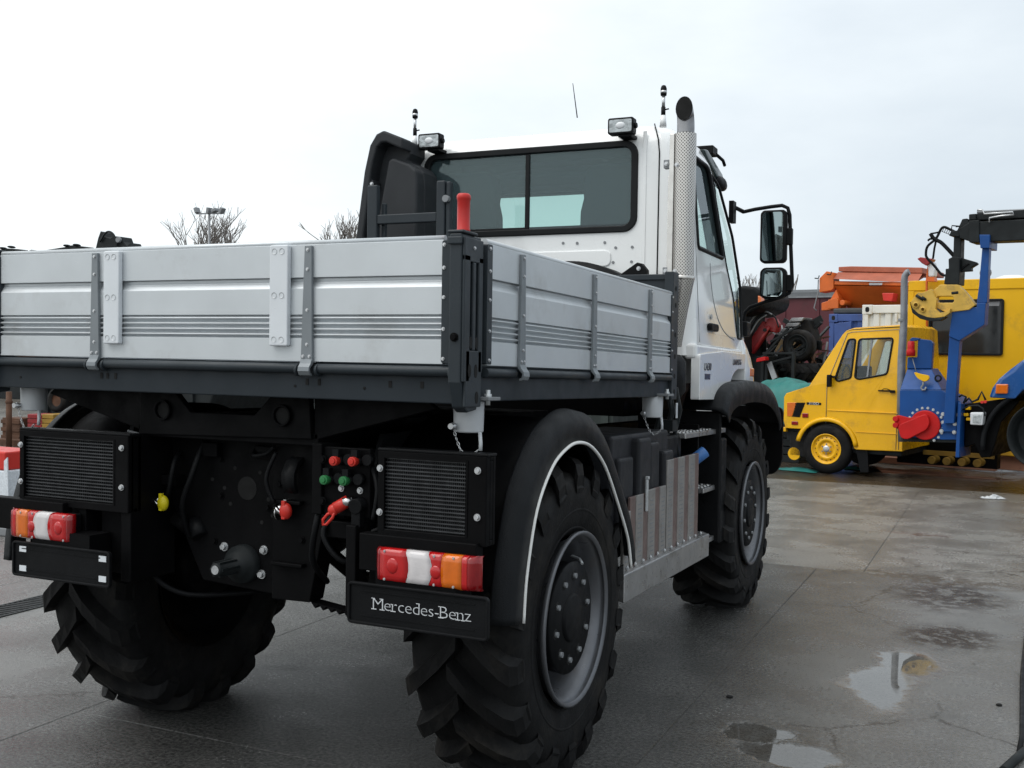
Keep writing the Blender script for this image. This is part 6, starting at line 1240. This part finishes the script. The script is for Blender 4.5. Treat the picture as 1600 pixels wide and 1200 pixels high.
bo = rowthing('board', 'tan board seen through the hole of the spare wheel', 'board', lp(1245, 545, 3.9)[0], 3.9, 'tan boards in the scrap'); b = MB(); b.prism(lps([(1232, 530), (1262, 530), (1262, 552), (1232, 552)], 3.9), 'y', 3.9, 3.93); b.build('panel', 'tan', bo); b = MB(); x, z = lp(1247, 552, 3.9); b.box(x-.06, x+.06, 3.90, 3.96, 0, z); b.build('prop', 'wood', bo)
gb = rowthing('scrap_heap', 'low heap of dark scrap and oily metal under the tyres', 'scrap heap', lp(1230, 600, 3.4)[0], 3.4); b = MB(); rnd = random.Random(5)
hx0, hx1 = lp(1165, 600, 3.4)[0], lp(1300, 600, 3.4)[0]; nx, ny = 18, 10
g = [[(hx0+(hx1-hx0)*i/nx, 2.7+2.2*j/ny, max(0, (zc-.17)*math.sin(math.pi*min(1, max(0, (i+.7)/(nx+1))))**.25*math.sin(math.pi*(j+.6)/(ny+1))**.25+rnd.uniform(-.10, .02))) for j in range(ny+1)] for i in range(nx+1)]
b.loft(g, False, False, False); kind(b.build('scrap_metal', 'greydk', gb), 'stuff')
for nm, m, n_ in (('loose_bars', 'grey', 26), ('loose_rods', 'rust', 26), ('loose_plates', 'greydk', 40)):
    b = MB()
    for _ in range(n_):
        c = Vector((rnd.uniform(hx0, hx1-.25), rnd.uniform(3.0, 4.6), zc+rnd.uniform(-.1, .85)*(.35+.65*rnd.random()))); d_ = Vector((rnd.uniform(-1, 1), rnd.uniform(-.5, .5), rnd.uniform(-.7, .7))).normalized()*rnd.uniform(.12, .42); b.bar(c-d_, c+d_, rnd.uniform(.02, .09 if nm == 'loose_plates' else .04), rnd.uniform(.015, .16 if nm == 'loose_plates' else .035))
    kind(b.build(nm, m, gb), 'stuff')
b = MB(); x, z = lp(1192, 571, 2.5); a, c = lp(1200, 567, 2.5), lp(1213, 592, 2.5); ps = rowthing('plank', 'pale weathered plank leaning below the digger arm', 'plank', a[0], 2.5); b.bar((a[0], 2.55, a[1]), (c[0], 2.45, c[1]), .09, .03, (0,1,0)); b.build('board', 'tan' if 0 else 'grey', ps)
rb = rowthing('fuel_can', 'small red can lying on the scrap pile', 'can', lp(1190, 561, 2.4)[0], 2.4); b = MB(); b.prism(rpoly(lps([(1183, 566), (1184, 560), (1197, 557), (1198, 563)], 2.4), .02), 'y', 2.35, 2.5); b.build('can_body', 'wred', rb, bevel=.01); b = MB(); x, z = lp(1190, 558.5, 2.4); b.cyl((x, 2.42, z-.02), (x+.01, 2.42, z+.03), .02, n=10); b.build('can_cap', 'greydk', rb)
dm = rowthing('machine_bonnet', 'black rounded machine bonnet with an orange lamp beside the mirror', 'machine', lp(1172, 470, 2.2)[0], 2.2)
b = MB(); pr = lps([(1150, 448), (1162, 446), (1178, 448), (1188, 455), (1192, 468), (1186, 482), (1165, 492), (1150, 494)], 2.2); b.prism(pr, 'y', 2.2, 3.4, True); b.build('bonnet', 'blackpl', dm, bevel=.06, seg=4)
b = MB(); b.prism(lps([(1186, 462), (1190, 464), (1192, 474), (1186, 474)], 2.1), 'y', 2.05, 2.2); b.build('lamp', 'lor', dm, bevel=.01)
b = MB(); q = lps([(1140, 493), (1162, 490), (1162, 740), (1140, 740)], 2.4); b.prism([(x, max(0, z)) for x, z in q], 'y', 2.4, 3.3); b.build('machine_body', 'greydk', dm, bevel=.02)
# tarpaulin over a low stack
tp2 = rowthing('tarpaulin', 'teal green tarpaulin draped over a low stack in front of the scrap', 'tarpaulin', lp(1222, 650, 1.0)[0], 1.0); rnd = random.Random(3); b = MB()
xa, xb = lp(1160, 600, 1.0)[0], lp(1276, 605, 1.0)[0]; nx, ny = 40, 24; rows = []
for i in range(nx+1):
    row = []
    for j in range(ny+1):
        u, v = i/nx, j/ny; top = 1.24-.16*max(0, u-.45)*1.6; ex_ = 1-abs(2*u-1)**6; ey_ = 1-abs(2*v-1)**5; h = top*(max(0, ex_)*max(0, ey_))**.35
        h += .035*math.sin(9*u+5*v)*math.sin(7*v)+.02*math.sin(23*u-11*v)+.02*rnd.random(); row.append((xa+(xb-xa)*u+.03*math.sin(12*v), 1.0+1.5*v-.05*math.sin(14*u)*(1-v), max(.60+.05*math.sin(8*u), h)))
    rows.append(row)
b.loft(rows, False, True, False); b.build('sheet', 'tarp', tp2)
for k in range(5): b = MB(); b.box(xa+.08, xb-.30, 1.12, 2.4, .002+.125*k, .11+.125*k); b.build('pallet', 'greydk', tp2)
for lab, px, py, w, h in (('teal tarpaulin scrap lying by the van front wheel', 1248, 735, .55, .30), ('small teal tarpaulin scrap behind the van wheel', 1333, 733, .22, .22)):
    p = at(px, py, 'z', 0); o = thing('tarpaulin_scrap', lab, 'tarpaulin', p, rnd.uniform(0, 3), 'tarpaulin scraps on the ground', local=True); b = MB(); g = []
    for i in range(9):
        row = []
        for j in range(7): u, v = i/8-.5, j/6-.5; e = max(0, 1-4*(u*u+v*v)); row.append((w*u*(1+.3*rnd.random()), h*v*(1+.3*rnd.random()), .006+.05*e*rnd.random()))
        g.append(row)
    b.loft(g, False, True, False); b.build('sheet', 'tarp', o)
# litter, stones, drain, hose
p = at(1550, 779, 'z', 0); o = thing('plastic_litter', 'crumpled white plastic sheet on the wet ground near the blue truck', 'litter', p, .2, local=True); b = MB(); g = []
for i in range(11):
    row = []
    for j in range(7): u, v = i/10-.5, j/6-.5; row.append((.26*u+.03*rnd.random(), .14*v+.03*rnd.random(), .005+.05*max(0, 1-4*(u*u+v*v))*rnd.random()))
    g.append(row)
b.loft(g, False, False, False); b.build('sheet', 'litter', o)
for lab, px, py, r_ in (('dark pebble at the right edge of the wet slab', 1561, 1103, .012), ('flat dark pebble near the small puddle', 1140, 1090, .014)):
    p = at(px, py, 'z', 0); o = thing('pebble', lab, 'pebble', p, .4, 'dark pebbles on the wet concrete', local=True); b = MB(); b.ball((0, 0, .005), r_*1.3, r_, .007, 8, 5); b.build('stone', 'dark', o)
dr = thing('drain_grate', 'long dark slotted drain grate set in the concrete at the left edge', 'drain', (-2.86, 1.8, 0)); b = MB()
b.box(-2.985, -2.965, -1.2, 5.3, -.02, .006); b.box(-2.755, -2.735, -1.2, 5.3, -.02, .006); b.build('grate_frame', 'greydk', dr); b = MB(); y = -1.18
while y < 5.28: b.box(-2.965, -2.755, y, y+.018, -.012, .005); y += .036
kind(b.build('grate_bars', 'greydk', dr), 'stuff'); b = MB(); b.box(-2.966, -2.754, -1.19, 5.29, .0005, .0015); b.build('channel', 'dark', dr)
hs = thing('hose', 'black rubber hose with a grey coupling at the bottom right edge', 'hose', at(1592, 1150, 'z', 0)); b = MB()
b.tube([tuple(at(*p, 'z', .02)) for p in ((1700, 900), (1640, 930), (1604, 985), (1597, 1060), (1597, 1120), (1597, 1150), (1591, 1185))], .011, 8); b.build('hose_line', 'blackpl', hs)
b = MB(); b.tube([tuple(at(*p, 'z', .02)) for p in ((1612, 1165), (1594, 1180), (1568, 1204))], .018, 10); b.build('coupling', 'greydk', hs)

# ---- left edge: barrier and scrap beyond
br = thing('traffic_barrier', 'red and white traffic barrier block with a reflective panel at the left edge', 'barrier', (-5.25, 3.6, 0)); Y0 = 3.35
def bz(py): return at(6, py, 'y', Y0).z
xr = at(12, 790, 'y', Y0).x
for nm, m, za, zb, dx in (('barrier_foot', 'grey', 0.0, bz(824), .02), ('barrier_base', 'redcap', bz(824), bz(792), .0), ('reflective_panel', 'refl', bz(792), bz(735), -.012), ('barrier_top', 'redcap', bz(735), bz(706), -.03)):
    b = MB(); b.box(xr-1.2, xr+dx, Y0, Y0+.35, za, zb-.002); b.build(nm, m, br, bevel=.012)
b = MB(); b.prism([(at(8, 790, 'y', Y0).x, bz(790)), (at(15, 790, 'y', Y0).x, bz(790)), (at(13, 712, 'y', Y0).x, bz(714)), (at(8, 720, 'y', Y0).x, bz(720))], 'y', Y0-.012, Y0-.002); b.build('white_edge', 'refl', br)
YL = 9.0
def ll(px, py): p = at(px, py, 'y', YL); return (p.x, p.z)
ps = thing('rusty_post', 'rusty round steel post standing beyond the left end of the truck', 'post', (ll(14, 690)[0], YL, 0)); b = MB(); x = ll(14, 640)[0]; b.cyl((x, YL, 0), (x, YL, ll(14, 612)[1]), .045, n=14); b.build('shaft', 'rust', ps); b = MB(); zz = ll(14, 628)[1]; b.lathe([(zz-.03, .045), (zz, .06), (zz+.03, .045)], (x, YL, 0), 'z', 14); b.build('collar', 'rust', ps)
rk = thing('scrap_rack', 'low rusty steel rack beam behind the traffic barrier', 'rack', (ll(10, 700)[0], YL+.2, 0)); x0, z0 = ll(-60, 702); x1, z1 = ll(30, 689); b = MB(); b.box(x0, x1, YL+.1, YL+.25, z0, z1); b.build('beam', 'rust', rk, bevel=.01)
for x in (x0+.1, x1-.1): b = MB(); b.box(x-.05, x+.05, YL+.12, YL+.22, 0, z0); b.build('leg', 'rust', rk)
for k, (pa, pb, m, lab) in enumerate((((22, 670), (44, 649), 'machred', 'red crate on the rusty rack, left of the yellow one'), ((44, 670), (61, 649), 'rollyel', 'small yellow crate beside the red crate on the rack'), ((-20, 690), (8, 655), 'rust', 'rust brown crate at the very left edge'))):
    a, c = ll(*pa), ll(*pb); o = thing('crate', lab, 'crate', ((a[0]+c[0])/2, YL+.3, 0), 0, 'crates on the rusty rack'); 
    z0_ = max(.0, a[1])
    b = MB(); b.box(a[0], c[0], YL+.28, YL+.6, z0_, c[1]); b.build('crate_body', m, o, bevel=.01)
    for q in range(3): b = MB(); z = z0_+(c[1]-z0_)*(q+.5)/3; b.box(a[0]-.01, c[0]+.01, YL+.262, YL+.279, z-.03, z+.03); b.build('slat', m, o, bevel=.004)
    b = MB(); b.box(a[0]+.05, c[0]-.05, YL+.3, YL+.58, 0, z0_); b.build('stand', 'rust', o)
scw = thing('wheel', 'old black wheel on the scrap beyond the left socket of the flatbed', 'wheel', (ll(30, 640)[0], YL+.5, 0)); x, z = ll(30, 628); b = MB(); b.lathe([(.02, .10), (0, .14), (.01, .19), (.05, .20), (.14, .20), (.16, .15)], (x, YL+.7, z), 'y', 28); b.build('tyre', 'rubber', scw); b = MB(); b.lathe([(.03, .11), (.05, .05), (.02, .0)], (x, YL+.7, z), 'y', 20); b.build('rim', 'rust', scw); b = MB(); b.box(x-.1, x+.1, YL+.72, YL+.82, 0, z-.18); b.build('stand', 'greydk', scw)
sk_ = thing('skip', 'dark steel skip standing in the yard beyond the left of the truck', 'skip', (ll(70, 690)[0], YL+2, 0)); a = ll(-60, 700); c = ll(150, 600); b = MB(); b.prism([(a[0]-.4, .05), (c[0]+.2, .05), (c[0]+.8, 1.45), (a[0]-1, 1.45)], 'y', YL+2, YL+3.6); b.build('skip_body', 'greydk', sk_, bevel=.03)
for k in range(7): x = a[0]-.3+(c[0]-a[0]+.4)*k/6; b = MB(); b.box(x-.04, x+.04, YL+1.95, YL+2, .1, 1.4); b.build('rib', 'greydk', sk_)
b = MB(); b.box(a[0]-1.02, c[0]+.82, YL+1.95, YL+2.05, 1.40, 1.48); b.build('rim', 'rust', sk_)

# made-up dark building, added to close bright gaps under the bed and darken reflections
sh = thing('added_shed', 'made-up long low dark green building added beyond the flatbed to close the bright gap under its bed', 'added_shed', (-17, 20, 0))
M['added_shed'] = mat('dark_green_cladding', (.022, .030, .028), .6, var=.2, vs=2)
b = MB(); b.box(-30, -5.5, 20.06, 27, 0, 3.0); b.build('inner_wall', 'added_shed', sh)
xs = []
for i in range(122): x = -30+24.4*i/121; xs.append((x, 20.0 if i % 2 else 20.05))
b = MB(); b.loft([[(x, y, z) for x, y in xs] for z in (0, 3.0)], False, False, False); b.build('cladding', 'added_shed', sh)
b = MB(); b.prism([(19.7, 2.98), (27.3, 2.98), (23.5, 3.35)], 'x', -30.2, -5.3); b.build('roof', 'cdark', sh)
for x in (-26, -19, -12): b = MB(); b.box(x, x+3, 19.94, 19.99, 0, 2.6); b.build('door', 'greydk', sh, bevel=.01)

# ---- distance: floodlight mast, bare trees, machine booms over the tailgate
FY = 50
def fz(px, py, y=FY): p = at(px, py, 'y', y); return Vector((p.x, p.y, p.z))
q = fz(327, 334); ms = thing('floodlight_mast', 'tall floodlight mast with four lamps rising behind the bare tree', 'floodlight', (q.x, FY, 0))
b = MB(); b.cyl((q.x, FY, 0), (q.x, FY, q.z), .13, .07, n=12); b.build('mast', 'grey', ms); b = MB(); b.bar(fz(307, 334), fz(349, 333.5), .08, .08); b.build('cross_arm', 'grey', ms)
for px, ang in ((308, -22), (327, 8), (336, 70), (347, 28)):
    c = fz(px, 329); m_ = Matrix.Translation(c) @ Matrix.Rotation(R(ang), 4, 'Y'); b = MB(); b.box(-.10, .10, -.2, .2, -.18, .18, m_); lp_ = b.build('lamp_head', 'grey', ms, bevel=.03); b = MB(); b.bar(c, (c.x, c.y, q.z), .04, .04); b.build('lamp_bracket', 'grey', lp_)
def bare_tree(label, base, height, spread, seed, gens=6):
    rnd = random.Random(seed); o = thing('bare_tree', label, 'tree', base, 0, 'bare winter trees behind the yard', local=True); tr = MB(); cn = MB()
    def grow(p, d, ln, r_, g):
        n = 3; pts = [p]; q = Vector(p); dd = Vector(d)
        for i in range(n): dd = (dd + Vector((rnd.uniform(-.14, .14), rnd.uniform(-.14, .14), rnd.uniform(-.02, .12)))).normalized(); q = q+dd*ln/n; pts.append(Vector(q))
        rs = [r_*(1-.38*i/n) for i in range(n+1)]; (tr if g < 2 else cn).tube(pts, rs, 6 if g < 2 else 3, False)
        if g >= gens: return
        for k in range(rnd.choice((2, 3, 3)) if g else 5):
            a = rnd.uniform(0, 6.28); t = rnd.uniform(.35, .75)*spread; nd_ = (dd + Vector((math.cos(a)*t, math.sin(a)*t, rnd.uniform(-.05, .35)))).normalized()
            grow(pts[-1] if k < 2 else pts[rnd.choice((1, 2, 3))], nd_, ln*rnd.uniform(.62, .84), r_*.62, g+1)
    grow(Vector((0, 0, 0)), Vector((0, 0, 1)), height*.27, height*.024, 0)
    k = height/max(v[2] for v in cn.v)
    for q in (tr, cn): q.v = [(x*k, y*k, z*k) for x, y, z in q.v]
    tr.build('trunk', 'bark', o); cn.build('crown', 'bark', o); return o
def tz(px, y): p = at(px, 500, 'y', y); return (p.x, y, 0)
bare_tree('broad bare tree behind the floodlight mast', tz(322, 62), 12.6, 1.0, 11, 6); bare_tree('smaller bare tree just left of the black air intake', tz(540, 64), 12.2, .9, 4, 6)
bare_tree('small bare tree beyond the maroon wagon', tz(1165, 60), 6.6, .8, 9, 5); bare_tree('thin bare sapling poking above the wagon roof', tz(1240, 58), 6.2, .35, 21, 3)
MY = 26
def mz(px, py): p = at(px, py, 'y', MY); return (p.x, p.z)
mc = thing('digger_boom', 'dark folded digger boom end with hoses showing above the tailgate', 'digger boom', (mz(175, 380)[0], MY, 0))
b = MB(); b.prism([mz(*p) for p in ((149, 389), (153, 372), (157, 361), (160, 363), (163, 370), (172, 372), (180, 369), (190, 370), (193, 378), (198, 384), (204, 379), (208, 388), (208, 420), (149, 420))], 'y', MY, MY+.5); b.build('boom_head', 'greydk', mc, bevel=.02)
b = MB(); b.tube([(p.x, MY-.05, p.y) for p in spl([mz(*p) for p in ((158, 378), (165, 366), (172, 362), (180, 368), (185, 384))], 5)], .035, 6); b.build('hose', 'greydk', mc); b = MB(); c = mz(187, 375); b.cyl((c[0], MY-.1, c[1]), (c[0], MY+.5, c[1]), .10, n=14); b.build('pivot', 'grey', mc); b = MB(); a, c = mz(152, 420), mz(205, 420); b.box(a[0], c[0], MY, MY+.5, 0, a[1]); b.build('machine_body', 'greydk', mc)
mc = thing('crane_jib', 'low dark crane jib lying above the left end of the tailgate', 'crane', (mz(60, 390)[0], MY, 0))
b = MB(); b.prism([mz(*p) for p in ((-40, 400), (-6, 391), (10, 388), (27, 389), (30, 395), (40, 394), (48, 390), (55, 393), (62, 392), (100, 386), (112, 383), (130, 385), (137, 391), (137, 410), (-40, 414))], 'y', MY, MY+.5); b.build('jib', 'greydk', mc, bevel=.02); b = MB(); a, c = mz(-30, 410), mz(130, 410); b.box(a[0], c[0], MY+.05, MY+.45, 0, a[1]); b.build('machine_body', 'greydk', mc)
b = MB()
for p in ((5, 388), (18, 386), (105, 384), (120, 383)): c = mz(*p); b.ball((c[0], MY, c[1]), .06, .2, .05, 8, 5)
b.build('jib_fitting', 'greydk', mc)
